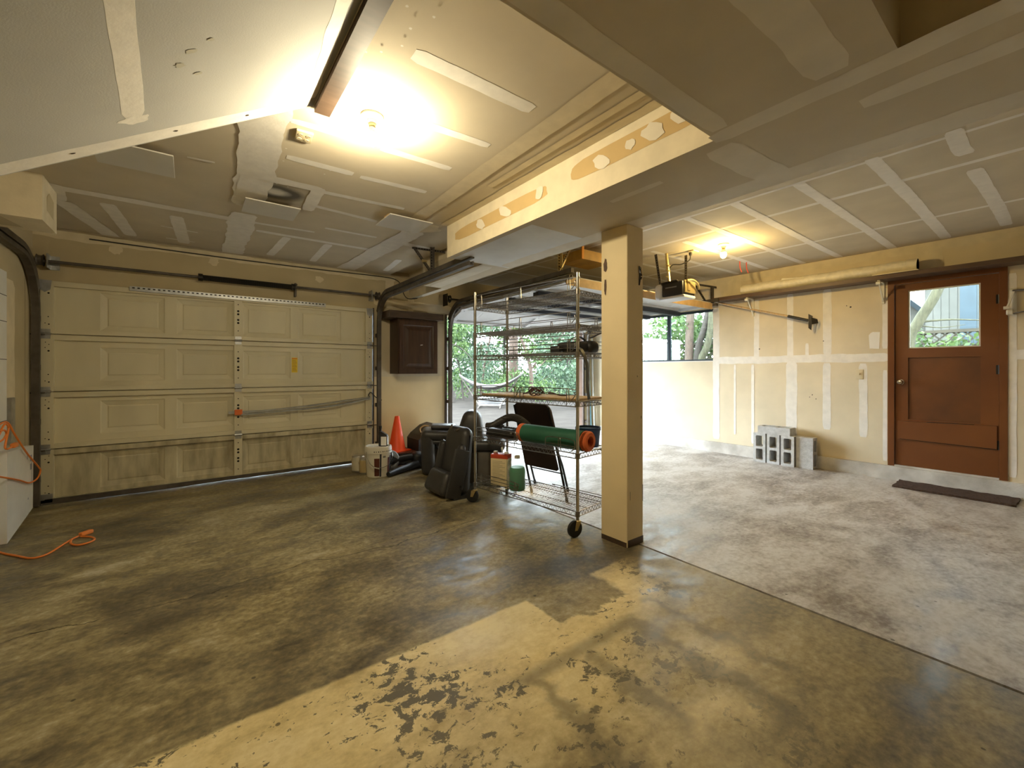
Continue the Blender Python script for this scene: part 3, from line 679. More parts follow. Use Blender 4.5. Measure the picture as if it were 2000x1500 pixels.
b = MB(); perf(b, (2.06,4.15,2.26), (2.06,4.15,2.57), .034, (1,0,0)); perf(b, (2.03,4.10,2.28), (1.90,4.25,2.56), .034, (0,1,0)); perf(b, (1.88,4.25,2.562), (2.25,4.20,2.562), .03, (0,0,1)); b.build('track_hanger', [M['galvd'], M['hole']], tr)
b = MB(); b.rod((2.0,4.15,2.41), (1.95,4.15,2.41), .016, 6); b.build('hanger_bolt', M['gold'], tr)
tr = track('steel door track at the far left edge of the closed garage door', -1.125, 1, 2.235, 3.5, 2.24, .46)
tr = track('black door track on the left side of the open garage door', 3.13, 1, 2.195, 3.12, 2.215, .36)
b = MB(); perf(b, (3.13,3.30,2.25), (3.13,3.30,2.63), .034, (1,0,0)); perf(b, (3.11,3.28,2.30), (3.31,3.28,2.64), .034, (0,1,0)); b.build('track_hanger', [M['gold'], M['hole']], tr)
tr = track('door track on the right side of the open garage door, ending by the window', 6.17, 1, 2.195, 3.14, 2.215, .36)
b = MB(); perf(b, (6.20,3.25,2.25), (6.20,3.25,2.50), .034, (1,0,0)); perf(b, (6.17,3.3,2.25), (5.95,3.35,2.50), .034, (0,1,0)); perf(b, (5.94,3.30,2.505), (6.36,3.25,2.505), .03, (0,0,1)); b.build('track_hanger', [M['galvd'], M['hole']], tr)

# torsion shaft over the closed door
t = thing('torsion_shaft', 'dark torsion shaft with a spring above the closed garage door', 'door spring', (.45, 5.69, 2.24))
b = MB(); b.rod((-1.16,5.69,2.252), (2.06,5.69,2.262), .015, 10); b.build('shaft', M['galvd'], t)
b = MB(); P = []; n = 88
for i in range(n*8+1):
    a = 2*PI*i/8; x = .095+.885*i/(n*8); P.append((x, 5.69+.027*math.cos(a), 2.255+.027*math.sin(a)))
b.tube(P, .0058, 5); b.build('spring', M['blacksteel'], t)
for x in (.985, .08):
    b = MB(); b.lathe([(0,-.02),(.040,-.02),(.040,.02),(0,.02)], T(x,5.69,2.256) @ R(90,'Y'), 16); b.build('winding_cone', M['blacksteel'], t)
b = MB(); b.box(1.005,1.025,5.70,D-.001,2.15,2.31); b.rod((1.0,5.69,2.29),(1.03,5.69,2.29),.01); b.build('center_bracket', M['galvd'], t)
for x in (-1.05, 1.93):
    b = MB(); b.box(x-.003,x+.003,5.64,D-.001,2.19,2.32); b.box(x,x+.06,D-.005,D-.001,2.19,2.32); b.build('end_bracket', M['galv'], t)
for x in (-1.10, 2.02):
    b = MB(); b.lathe([(0,-.022),(.055,-.022),(.045,-.012),(.045,.012),(.055,.022),(0,.022)], T(x,5.69,2.257) @ R(90,'Y'), 18); b.build('cable_drum', M['galvd'], t)

# ------------------------------------------------------------------ door_2: raised
d2 = thing('door_2', 'white sectional garage door rolled up under the right bay ceiling', 'garage door', (4.62, 4.4, 2.15), kind='structure')
D2W = 2.98; D2X = 3.13
def dsec(y0, z0, y1, z1):                     # section whose lower edge is (y0,z0), upper edge (y1,z1)
    v = Vector((0, y1-y0, z1-z0)); h = v.length; zc = v.normalized(); xc = Vector((1,0,0)); yc = zc.cross(xc)
    mx = Matrix(((xc.x,yc.x,zc.x,D2X),(xc.y,yc.y,zc.y,y0),(xc.z,yc.z,zc.z,z0),(0,0,0,1)))
    s_ = section(mx, D2W, h-.004, (.09,.42), [(.40,.88),(.97,1.45),(1.53,2.01),(2.10,2.58)]).build('door_section', M['doorwhite'], d2)
    for x in (.05, D2W/2, D2W-.05): stile(mx, x, .075, h-.004, False).build('stile', [M['doorwhite'], M['hole']], s_)
    return mx, h
dsec(5.735, 2.005, 5.34, 2.165); dsec(5.335, 2.167, 4.80, 2.182); dsec(4.795, 2.183, 4.26, 2.190); dsec(4.255, 2.190, 3.72, 2.20)
dsec(3.715, 2.20, 3.20, 2.205)
b = MB(); b.box(D2X, D2X+D2W, 3.185, 3.198, 2.145, 2.235); b.build('top_edge', M['tanwood'], d2)
b = MB(); b.tube([(D2X,5.742,1.99),(D2X+D2W,5.742,1.99)], .018, 8); b.build('bottom_seal', M['blacksteel'], d2)
for y in (4.80, 4.26, 3.72):
    b = MB(); b.box(D2X+.03, D2X+D2W-.03, y-.045, y+.045, 2.095, 2.150); b.build('reinforcing_strut', M['darkstrut'], d2)
t = thing('torsion_shaft', 'black torsion shaft above the open garage door', 'door spring', (4.6, 5.69, 2.33))
b = MB(); b.rod((3.08,5.69,2.33), (6.2,5.69,2.33), .014, 8); b.build('shaft', M['blacksteel'], t)
for x in (3.10, 6.15):
    b = MB(); b.lathe([(0,-.025),(.06,-.025),(.05,-.012),(.05,.012),(.06,.025),(0,.025)], T(x,5.69,2.33) @ R(90,'Y'), 18); b.build('cable_drum', M['blacksteel'], t)
    b = MB(); b.box(x-.045,x-.039,5.63,D-.008,2.22,2.40); b.build('end_bracket', M['blacksteel'], t)

# ================================================================== LEFT BAY
# ceiling bulbs
def bulb(x, y, z, label, strength, col=None):
    t = thing('bulb_light', label, 'light bulb', (x, y, z), 'bare ceiling bulbs')
    b = MB(); b.lathe([(0,0),(.057,0),(.057,-.010),(.050,-.018),(.028,-.024),(.024,-.040),(0,-.040)], T(x,y,z-.0005), 28); b.build('porcelain_base', M['whitep'], t, True)
    b = MB(); b.lathe([(0,-.038),(.017,-.038),(.018,-.055),(.016,-.058),(0,-.058)], T(x,y,z), 16); b.build('socket', M['gold'], t, True)
    b = MB(); b.lathe([(0,-.056),(.014,-.058),(.017,-.068),(.0255,-.084),(.0295,-.0965),(0,-.0965)], T(x,y,z), 24); b.build('added_glow_collar', M['whitep'], t, True)  # opaque neck added to cut the bulb's glow on the ceiling
    b = MB(); b.lathe([(.0296,-.097),(.0315,-.105),(.031,-.125),(.024,-.143),(.012,-.152),(0,-.154)], T(x,y,z), 24); b.build('lit_bulb', bulbmat(strength, col), t, True)
bulb(.751, 2.196, ZL, 'bare lit bulb in a white porcelain base on the left bay ceiling', BULB_LEFT)
bulb(4.699, 2.324, ZR, 'bare lit bulb on the right bay ceiling', BULB_RIGHT, (1.0, .71, .27))

t = thing('ceiling_outlet', 'almond double outlet plate on the ceiling near the bulb', 'outlet', (.505, 2.60, ZL))
b = MB(); b.rbox(T(.505,2.605,ZL-.0075) @ R(-4,'Z'), .085, .118, .014, .004, 2); b.build('plate', M['almond'], t, True)
for i in (-1, 1):
    for j in (-1, 1):
        b = MB(); cx, cy = .505+i*.020, 2.605+j*.024
        b.lathe([(0,0),(.013,0),(.013,-.002),(0,-.002)], T(cx,cy,ZL-.0146), 14, 0)
        for q in (-.004, .004): b.box(cx+q-.0009, cx+q+.0009, cy-.004, cy+.003, ZL-.0173, ZL-.0167, 1)
        b.build('socket', [M['almond'], M['hole']], t)

# white hardboard panels spaced off the ceiling
for (x0,x1,y0,y1,z,lab) in [(-.46,-.085,3.25,3.615,2.535,'white hardboard panel hung below the ceiling beside the stair slope'), (.318,.692,3.68,4.01,2.525,'white hardboard panel hung below the sooty ceiling patch'), (1.295,1.68,3.355,3.70,2.53,'white hardboard panel hung below the ceiling by the dropped beam')]:
    t = thing('ceiling_panel', lab, 'panel', ((x0+x1)/2, (y0+y1)/2, z), 'white panels under the ceiling')
    b = MB(); b.rbox(T((x0+x1)/2,(y0+y1)/2,z), x1-x0, y1-y0, .008, .002, 1); b.build('board', M['whitepanel'], t)
    for x in (x0+.03, x1-.05):
        b = MB(); b.box(x, x+.02, y0+.12, y1-.12, z+.0042, ZL-.0005); b.build('spacer', M['tanwood'], t)

# dark cable along the front wall
b = MB(); b.tube(smooth_path([(-.79,5.765,2.525), (.3,5.768,2.52), (1.3,5.768,2.53), (2.05,5.768,2.545), (2.30,5.765,2.53), (2.40,5.76,2.44), (2.42,5.755,2.34), (2.47,5.72,2.272), (2.56,5.6,2.268)]), .006, 6)
tag(b.build('ceiling_cable', M['wire'], smooth=True), 'thin dark cable running along the top of the front wall', 'cable')

# wall cabinet
t = thing('wall_cabinet', 'dark walnut wall cabinet hung between the garage doors', 'cabinet', (2.52, 5.62, 1.2))
b = MB(); b.box(2.225, 2.815, 5.485, D-.002, 1.20, 1.952); b.build('body', M['cabinet'], t)
dr = MB(); x0,x1,z0,z1,y = 2.238, 2.802, 1.212, 1.925, 5.484
w = .055
for q in ((x0,x0+w,z0,z1),(x1-w,x1,z0,z1),(x0+w,x1-w,z0,z0+w),(x0+w,x1-w,z1-w,z1)): dr.box(q[0],q[1],y-.020,y,q[2],q[3])
o = [(x0+w,z0+w),(x1-w,z0+w),(x1-w,z1-w),(x0+w,z1-w)]
def ins(d): return [(x0+w+d,z0+w+d),(x1-w-d,z0+w+d),(x1-w-d,z1-w-d),(x0+w+d,z1-w-d)]
L_ = [(o,y-.012),(ins(.012),y-.005),(ins(.035),y-.005),(ins(.075),y-.016)]
for (l0,a),(l1,c) in zip(L_, L_[1:]):
    for k in range(4):
        k2 = (k+1)%4; dr.poly([(l0[k][0],a,l0[k][1]),(l0[k2][0],a,l0[k2][1]),(l1[k2][0],c,l1[k2][1]),(l1[k][0],c,l1[k][1])])
dr.poly([(p[0],L_[-1][1],p[1]) for p in L_[-1][0]])
dr.build('cabinet_door', M['cabinet'], t)
b = MB(); b.rbox(T(2.56,5.466,1.60) @ R(-8,'Y'), .035, .003, .008, .001, 1); b.build('scuff_mark', M['white'], t)
b = MB(); b.box(2.075, 2.87, 5.40, D-.002, 1.954, 2.045); b.build('top_plank', M['trimwood'], t)

# traffic cone on a low black crate
t = thing('storage_crate', 'low black crate on the floor under the traffic cone', 'crate', (2.10, 5.5, 0))
b = MB(); b.rbox(T(2.245,5.49,.078), .34, .36, .15, .012, 2); b.build('bin', M['black'], t)
b = MB(); b.rbox(T(2.245,5.49,.1555), .35, .38, .014, .005, 1); b.build('lid', M['maroon'], t)
t = thing('traffic_cone', 'bright orange traffic cone standing by the wall under the cabinet', 'cone', (2.215, 5.495, .163))
b = MB(); cx, cy, z0 = 2.215, 5.495, .1635
b.lathe([(.118,.016),(.112,.03),(.030,.462),(.026,.466),(.022,.462),(.10,.02)], T(cx,cy,z0), 32); b.build('cone_body', M['cone'], t, True)
b = MB(); b.rbox(T(cx,cy,z0+.008) @ R(20,'Z'), .27, .27, .016, .005, 2); b.build('cone_base', M['cone'], t, True)
# black tapered hopper beside it
b = MB(); b.prism([(2.43,5.28,0.001),(2.73,5.28,0.001),(2.73,5.28,.50),(2.62,5.28,.47),(2.48,5.28,.37),(2.43,5.28,.31)], (0,.38,0))
h = b.build('hopper_body', M['black'])
t = thing('plastic_hopper', 'black slope-topped plastic bin behind the seats by the wall', 'bin', (2.46, 5.49, 0)); setpar(h, t)
b = MB(); b.tube(smooth_path([(2.50,5.36,.40),(2.50,5.38,.45),(2.56,5.38,.485),(2.62,5.36,.475)]), .010, 8); b.build('carry_handle', M['tanwood'], t, True)
b = MB(); b.lathe([(0,0),(.022,0),(.022,.075),(.012,.09),(.010,.115),(0,.115)], T(2.335,5.64,.163), 14)
tag(b.build('small_bottle', M['white'], smooth=True), 'small white bottle on the black crate to the right of the cone', 'bottle')

# white pail
px, py = 1.775, 4.98
t = thing('plastic_pail', 'white five gallon pail with dark print and a chrome bail handle', 'bucket', (px, py, 0))
b = MB(); b.lathe([(0,.001),(.128,.001),(.131,.012),(.146,.29),(.146,.33),(.140,.33),(.128,.02),(0,.02)], T(px,py,0), 40); b.build('pail_body', M['pailw'], t, True)
b = MB(); b.lathe([(.146,.275),(.155,.277),(.155,.325),(.150,.352),(.140,.356),(.138,.343),(0,.343)], T(px,py,0), 40); b.build('lid', M['pailw'], t, True)
def wrap(b, cx, cy, r0, z0, z1, a0, a1, r1=None, n=8, m=None):
    r1 = r1 or r0; vs = []
    for i in range(n+1):
        a = math.radians(a0+(a1-a0)*i/n)
        vs += [(cx+r0*math.cos(a), cy+r0*math.sin(a), z0), (cx+r1*math.cos(a), cy+r1*math.sin(a), z1)]
    b.add(vs, [(2*i, 2*i+2, 2*i+3, 2*i+1) for i in range(n)], m)
rz = lambda z: .131+.015*(z-.012)/.278+.0012
b = MB(); wrap(b, px, py, rz(.02), .02, .225, -128, -104, rz(.225)); wrap(b, px, py, rz(.02), .02, .225, -62, -44, rz(.225)); b.build('brown_label', M['maroon'], t)
b = MB(); wrap(b, px, py, rz(.012)+.0006, .012, .275, -103, -95, rz(.275)+.0006); wrap(b, px, py, rz(.02), .02, .24, -46, -30, rz(.24))
for a in range(-128, -30, 9): wrap(b, px, py, .1556, .297, .309, a, a+(3 if a%2 else 4.5), n=2)
for k, a in enumerate((-88,-84.5,-81,-77.5)): wrap(b, px, py, rz(.235), .228, .25, a, a+2.4, rz(.25), n=2)
b.build('dark_print', M['navy'], t)
b = MB(); b.tube(smooth_path([(px-.150,py-.03,.30),(px-.165,py-.09,.24),(px-.13,py-.15,.16),(px-.06,py-.172,.125),(px+.05,py-.165,.14),(px+.13,py-.11,.22),(px+.15,py-.03,.30)]), .0035, 6)
b.rod((px-.115,py-.165,.14),(px-.055,py-.185,.118),.009,8); b.build('bail_handle', M['chromep'], t, True)
# oil bottle
t = thing('oil_bottle', 'black motor oil bottle with a white label standing on the white pail', 'bottle', (px+.055, py-.02, .343))
bx_, by_ = px+.055, py-.02
b = MB(); b.rbox(T(bx_,by_,.414) @ R(-35,'Z'), .105, .065, .14, .012, 2, taper=lambda c: (1,1) if c.z < 0 else (.96,.96)); 
b.prism([tuple((T(bx_,by_,.478) @ R(-35,'Z')) @ Vector(p)) for p in ((-.05,-.028,0),(.05,-.028,0),(-.025,-.022,.045),(-.05,-.022,.045))], tuple((R(-35,'Z')) @ Vector((0,.05,0)))); b.build('bottle_body', M['black'], t, True)
q = T(bx_,by_,0) @ R(-35,'Z') @ T(-.036,0,0)
b = MB(); b.lathe([(.015,.515),(.015,.552),(.018,.552),(.018,.585),(0,.585)], q, 14); b.build('cap', M['black'], t, True)
b = MB(); q = T(bx_,by_,.41) @ R(-35,'Z'); b.poly([q @ Vector(p) for p in ((-.02,-.0336,-.055),(.045,-.0336,-.055),(.045,-.0336,.05),(-.02,-.0336,.05))]); b.poly([q @ Vector(p) for p in ((.0535,-.025,-.05),(.0535,.025,-.05),(.0535,.025,.05),(.0535,-.025,.05))]); b.build('label', M['paperw'], t)
# paint cans
def can(x, y, m, label, r=.078, h=.195):
    t = thing('paint_can', label, 'paint can', (x, y, 0), 'paint cans by the closed door')
    b = MB(); b.lathe([(0,.001),(r-.002,.001),(r,.005),(r,h-.006),(r-.003,h),(r-.012,h),(r-.014,h-.006),(0,h-.006)], T(x,y,0), 28); b.build('can_body', M['tin'], t, True)
    b = MB(); b.lathe([(r+.0008,.018),(r+.0008,h-.018)], T(x,y,0), 28)
    o = b.build('paper_label', m, t, True)
    b = MB(); b.lathe([(0,h-.002),(r-.016,h-.002),(r-.014,h+.002),(r-.020,h+.001),(0,h)], T(x,y,0), 24); b.build('lid', M['tin'], t, True)
    b = MB(); b.tube(arc((x,y,h*.75), r+.008, 180, 360, (math.cos(.6),math.sin(.6)*-1,0), (0,-.3,.95), 12), .0018, 5); b.build('wire_handle', M['chromep'], t)
can(1.655, 5.34, M['canw'], 'pale paint can nearest the closed garage door')
can(1.695, 5.19, M['cany'], 'yellowed paint can between the pale can and the white pail', .074, .18)
# leaf blower
t = thing('leaf_blower', 'black leaf blower with its tube lying on the floor beside the pail', 'leaf blower', (2.1, 4.95, 0))
b = MB(); b.tube(smooth_path([(1.83,4.80,.035),(1.97,4.88,.043),(2.14,4.96,.05),(2.28,5.02,.065)]), [.030+.0009*i for i in range(25)], 14); b.build('blower_tube', M['black'], t, True)
b = MB(); b.tube(smooth_path([(1.96,5.08,.12),(2.10,5.10,.13),(2.24,5.10,.135),(2.34,5.09,.13)]), [.040]*25, 14); b.rbox(T(2.33,5.07,.101), .16, .16, .2, .05, 3); b.build('blower_housing', M['black'], t, True)
b = MB(); b.tube(arc((1.97,5.12,.135), .092, 0, 360, (.9,-.35,0), (0,.1,1), 24)[:-1], .030, 10, closed=True); b.build('intake_ring', M['greyp'], t, True)

# left wall: white board, carton, cord
b = MB(); b.rbox(T(-1.148,4.2,1.06), .028, 1.52, 1.9, .003, 1)
b.m = 1
for z in (.36,.86,1.33,1.62,1.82): b.box(-1.1345,-1.1335,3.5,4.958,z,z+.005)
t_ = b.build('painted_board', [M['sheet'], M['navy']])
tag(t_, 'white painted board fixed to the left wall beside the closed garage door', 'board')
t = thing('cardboard_carton', 'white carton with grey print against the left wall under the orange cord', 'carton', (-1.10,4.98,0))
b = MB(); b.prism([(-1.130,4.62,.002),(-1.130,5.24,.10),(-1.130,5.26,.62),(-1.130,4.62,.66)], (.075,0,0)); b.m = 1
for (y,z,w,h) in ((5.16,.50,.05,.05),(5.16,.43,.04,.05),(5.08,.53,.02,.06),(5.20,.30,.012,.2),(5.10,.2,.02,.015)): b.poly([(-1.0542,y,z),(-1.0542,y+w,z),(-1.0542,y+w,z+h),(-1.0542,y,z+h)])
b.build('box', [M['sheet'], mat('pale_grey_print', (.30,.33,.40), .8)], t)
b = MB(); b.box(-1.164,-1.135,5.06,5.16,.66,1.03); tag(b.build('steel_plate', M['galv']), 'narrow grey steel plate on the left wall above the carton', 'plate')
t = thing('extension_cord', 'orange extension cord hanging in a loop from the left wall', 'cord', (-1.03,4.6,.8), 'orange extension cords')
b = MB(); b.tube(smooth_path([(-1.045,4.30,.86),(-1.045,4.50,.885),(-1.043,4.60,.865),(-1.04,4.73,.765),(-1.035,5.0,.585),(-1.03,5.27,.435),(-1.03,5.33,.385),(-1.035,5.25,.335),(-1.04,5.06,.345),(-1.04,4.82,.415),(-1.04,4.50,.50),(-1.04,4.3,.55)]), .0062, 8)
b.tube(smooth_path([(-1.044,4.40,.80),(-1.044,4.52,.87),(-1.044,4.60,.84),(-1.044,4.57,.78),(-1.044,4.53,.71),(-1.04,4.56,.69),(-1.035,4.63,.695)]), .0062, 8)
b.tube(smooth_path([(-1.044,4.42,.83),(-1.04,4.50,.83),(-1.042,4.55,.80),(-1.044,4.50,.77),(-1.044,4.42,.76)]), .0062, 8); b.build('cord_loop', M['cord'], t, True)
b = MB(); b.rbox(T(-1.034,4.68,.70), .028, .08, .035, .008, 2); b.build('plug', M['plug'], t, True)
b = MB(); b.box(-1.133,-1.04,4.35,4.372,.855,.865); b.rod((-1.04,4.361,.86),(-1.04,4.361,.90),.005); b.build('cord_hook', M['galvd'], t)
t = thing('extension_cord', 'orange extension cord end lying on the floor at the left', 'cord', (-.7,4.3,0), 'orange extension cords')
b = MB(); b.tube(smooth_path([(-1.14,4.62,.0075),(-1.04,4.412,.0075),(-.938,4.27,.0075),(-.844,4.15,.0075),(-.778,4.17,.0075),(-.732,4.317,.0075),(-.70,4.43,.0075),(-.672,4.47,.012)]), .0065, 8)
b.tube(smooth_path([(-.70,4.43,.0085),(-.688,4.33,.0085),(-.645,4.26,.0085),(-.59,4.27,.0085),(-.565,4.33,.0085),(-.60,4.41,.0085),(-.655,4.455,.012)]), .0065, 8); b.build('cord_run', M['cord'], t, True)
b = MB(); b.rbox(T(-.635,4.51,.017) @ R(48,'Z'), .085, .034, .030, .008, 2); b.build('plug', M['plug'], t, True)

# ================================================================== WIRE RACK AND WHAT STANDS ON IT
RK = Matrix(((.149,.989,0,2.138),(-.989,.149,0,3.40),(0,0,1,0),(0,0,0,1)))
RL, RD = 1.176, .43
SH = [.185, .62, 1.01, 1.385, 1.595, 1.855]
rk = thing('wire_shelving_rack', 'tall chrome wire shelving rack on casters beside the post', 'shelf rack', tuple(RK @ Vector((RL/2, RD/2, 0))))
k_ = lambda e, d, z: RK @ Vector((e, d, z))
for e in (0, RL):
    for d in (0, RD):
        b = MB(); b.rod(k_(e,d,.118), k_(e,d,1.985), .0128, 12)
        for z in [.15+.0508*i for i in range(36)]: b.rod(k_(e,d,z), k_(e,d,z+.003), .0134, 12)
        b.build('post', M['chromep'], rk, True)
        q = RK @ T(e,d,0); a = random.uniform(-20,20) if d == 0 else 60
        q = q @ R({(0,0):25, (RL,0):75}.get((e,d), 130), 'Z')
        b = MB(); b.lathe([(.046,-.014),(.061,-.012),(.0625,-.006),(.0625,.006),(.061,.012),(.046,.014)], q @ T(-.028,0,.0635) @ R(90,'X'), 28); b.lathe([(.0,-.010),(.047,-.010),(.047,.010),(0,.010)], q @ T(-.028,0,.0635) @ R(90,'X'), 20)
        w = b.build('caster_wheel', M['rubber'], rk, True)
        b = MB()
        for s_ in (-1,1): b.prism([q @ Vector(p) for p in ((-.040,s_*.018,.055),(-.016,s_*.018,.055),(.016,s_*.020,.116),(-.030,s_*.020,.116))], q.to_3x3() @ Vector((0,s_*.003,0)))
        b.lathe([(0,.114),(.026,.114),(.026,.121),(.010,.126),(0,.126)], q, 16); b.rod(q @ Vector((-.028,-.026,.0635)), q @ Vector((-.028,.026,.0635)), .006, 8)
        b.build('caster_fork', M['gold'] if d == 0 else M['galv'], w, True)
for i, z in enumerate(SH):
    b = MB()
    c0 = [(.012,.0),(RL-.012,.0),(RL,.012),(RL,RD-.012),(RL-.012,RD),(.012,RD),(0,RD-.012),(0,.012)]
    for zz in (z, z-.036): b.tube([k_(x,y,zz) for x,y in c0], .0042, 6, closed=True)
    for (a, c, n) in (((.02,0),(RL-.02,0),26), ((.02,RD),(RL-.02,RD),26), ((0,.02),(0,RD-.02),10), ((RL,.02),(RL,RD-.02),10)):
        P = [k_(a[0]+(c[0]-a[0])*j/(2*n), a[1]+(c[1]-a[1])*j/(2*n), z if j%2 else z-.036) for j in range(2*n+1)]
        b.tube(P, .0024, 4)
    nw = 44
    for j in range(1, nw): b.tube([k_(RL*j/nw,0,z+.002), k_(RL*j/nw,RD,z+.002)], .0019, 4)
    for y in (RD*.33, RD*.67): b.tube([k_(0,y,z-.004), k_(RL,y,z-.004)], .003, 5)
    for y in (RD*.33, RD*.67):
        P = [k_(RL*j/40, y, z-.004 if j%2 else z-.026) for j in range(41)]; b.tube(P, .0017, 4)
    for e in (0,RL):
        for d in (0,RD): b.lathe([(.0135,-.036),(.0175,-.036),(.0185,.006),(.0135,.006)], RK @ T(e,d,z), 12)
    sf = b.build('wire_shelf', M['chrome'], rk)
    def ledge(e0, e1, d, h, hoops, rails):
        b = MB(); rr = min(.03, h/3)
        P = [(e0,z+.012)] + [(e0,z+h-rr)] + [(e0+rr,z+h)] + [(e1-rr,z+h)] + [(e1,z+h-rr)] + [(e1,z+.012+rr)] + [(e1-rr,z+.012)]
        b.tube(smooth_path([k_(x,d,q) for x,q in P], 4), .0038, 5)
        for q in rails: b.tube([k_(e0,d,z+q), k_(e1,d,z+q)], .0030, 5)
        for x in hoops:
            b.tube(smooth_path([k_(x-.014,d+.004,z-.028), k_(x-.012,d+.004,z+h-.014), k_(x,d+.003,z+h+.002), k_(x+.012,d-.004,z+h-.014), k_(x+.018,d-.004,z-.004)], 5), .0034, 5)
        b.build('ledge', M['chrome'], sf)
    if i == 2: ledge(.03,.55,.004,.095,(.08,.52),(.05,)); ledge(.575,RL-.03,.004,.095,(.60,1.08),(.05,))
    elif i in (0,1): ledge(.03,.55,.004,.095,(.08,.52),(.035,.065)); 
    else: ledge(.03,RL-.03,.004,.10,(.08,.58,1.09),(.055,) if i != 3 else (.035,.068))
    if i == 1: ledge(.86,RL-.03,.004,.10,(1.0,),(.05,))
    if i in (3,4): ledge(.03,RL-.03,RD-.004,.10,(.1,.58,1.06),(.035,.068))
    if i == 0: ledge(.62,RL-.03,RD-.004,.02,(.7,),())
def kz(i): return SH[i]+.004
# tan board and coil of wire on the third shelf
b = MB(); b.rbox(RK @ T(.60,.225,kz(2)+.009), 1.10, .36, .016, .002, 1)
tag(b.build('shelf_board', M['tanwood']), 'tan wooden board laid on the third shelf of the wire rack', 'board')
b = MB(); q = RK @ T(.66,.12,kz(2)+.040)
for j in range(5): b.tube([q @ Vector(((.058+.004*j)*math.cos(a*PI/10), .05*math.sin(a*PI/10), .010*math.cos(a*PI/10*2+j)+.008*j+.012*math.sin(a*.7+j))) for a in range(20)], .0045, 6, closed=True)
b.tube(smooth_path([q @ Vector(p) for p in ((.06,0,0),(.14,.02,.01),(.25,0,-.008),(.31,.02,-.008),(.24,.05,-.008),(.1,.04,0))]), .0045, 6)
b.tube(smooth_path([q @ Vector(p) for p in ((-.06,0,0),(-.12,-.03,-.008),(-.16,.03,-.008),(-.08,.03,.02))]), .0045, 6)
tag(b.build('wire_coil', mat('dark_red_cable', (.05,.018,.016), .5), smooth=True), 'small coil of dark cable on the tan shelf board', 'cable')
# black tool belt
t = thing('tool_belt', 'black tool belt draped over the right end of the rack with straps hanging down', 'belt', tuple(k_(1.05,.2,kz(3))))
b = MB(); b.rbox(RK @ T(.99,.20,kz(3)+.045), .24, .16, .09, .032, 3); b.rbox(RK @ T(1.06,.30,kz(3)+.050), .17, .13, .10, .04, 3); b.rbox(RK @ T(.90,.10,kz(3)+.03), .10, .07, .055, .015, 2); b.build('pouch', M['black'], t, True)
b = MB()
for P in ([(1.0,.10,.08),(1.02,.13,.12),(1.05,.18,.13),(1.08,.22,.10)], [(1.11,.25,.12),(1.155,.38,.16),(1.20,.40,.02),(1.205,.40,-.12),(1.205,.38,-.26)], [(1.10,.02,.03),(1.19,-.0,.02),(1.225,.03,-.1),(1.215,.05,-.26),(1.225,.06,-.36)]):
    b.tube(smooth_path([k_(p[0],p[1]+.02,kz(3)+p[2]) for p in P]), .01, prof=[(-.019,-.0025),(.019,-.0025),(.019,.0025),(-.019,.0025)])
b.build('strap', M['black'], t)
# green roll
t = thing('rolled_mat', 'green rolled foam mat with orange ends lying on the second shelf', 'mat', tuple(k_(.86,.11,kz(1))))
q = RK @ T(.84,.115,kz(1)+.080) @ R(90,'Y')
b = MB(); b.lathe([(.05,-.30),(.077,-.30),(.077,.315),(.05,.315)], q, 32); b.build('green_layer', M['green'], t, True)
for z0, z1 in ((-.355,-.30), (.315,.375)):
    b = MB(); b.lathe([(.040,z0),(.066,z0),(.078,z0+.012),(.078,z1-.012),(.066,z1),(.040,z1),(.040,z0)], q, 28)
    b.build('orange_end', M['orangeend'], t, True)
# blue tub
t = thing('blue_tub', 'dark blue plastic tub on the second shelf beside the post', 'tub', tuple(k_(1.03,.325,kz(1))))
b = MB(); b.lathe([(0,.001),(.088,.001),(.100,.150),(.104,.153),(.104,.160),(.098,.160),(.086,.012),(0,.012)], RK @ T(1.055,.315,kz(1)), 32); b.build('tub_body', M['blue'], t, True)
b = MB(); b.lathe([(.1,.135),(.1045,.136),(.1045,.146),(.1,.147)], RK @ T(1.055,.315,kz(1)), 32); b.build('rim', M['blue'], t, True)
# corrugated hose
t = thing('corrugated_hose', 'black corrugated hose looped on the second shelf', 'hose', tuple(k_(.28,.22,kz(1))))
P = smooth_path([k_(*p) for p in ((-.02,.17,.70),(.05,.19,.715),(.13,.21,.76),(.22,.23,.80),(.32,.24,.80),(.42,.25,.755),(.475,.26,.70),(.47,.28,.665),(.34,.31,.664),(.12,.31,.664),(.06,.29,.664))], 16)
b = MB(); b.tube(P, [.037 if j%2 else .032 for j in range(len(P))], 12); b.build('hose_tube', M['hosec'], t)
b = MB(); b.lathe([(0,0),(.040,0),(.040,.06),(.03,.07),(0,.07)], RK @ T(.40,.31,kz(1)+.001), 16); b.build('hose_cuff', M['black'], t, True)
# dark bundle under the hose
b = MB(); b.rbox(RK @ T(.26,.12,kz(1)+.045), .34, .13, .085, .035, 3)
tag(b.build('black_pouch', M['black'], smooth=True), 'flat black pouch under the corrugated hose on the second shelf', 'pouch')
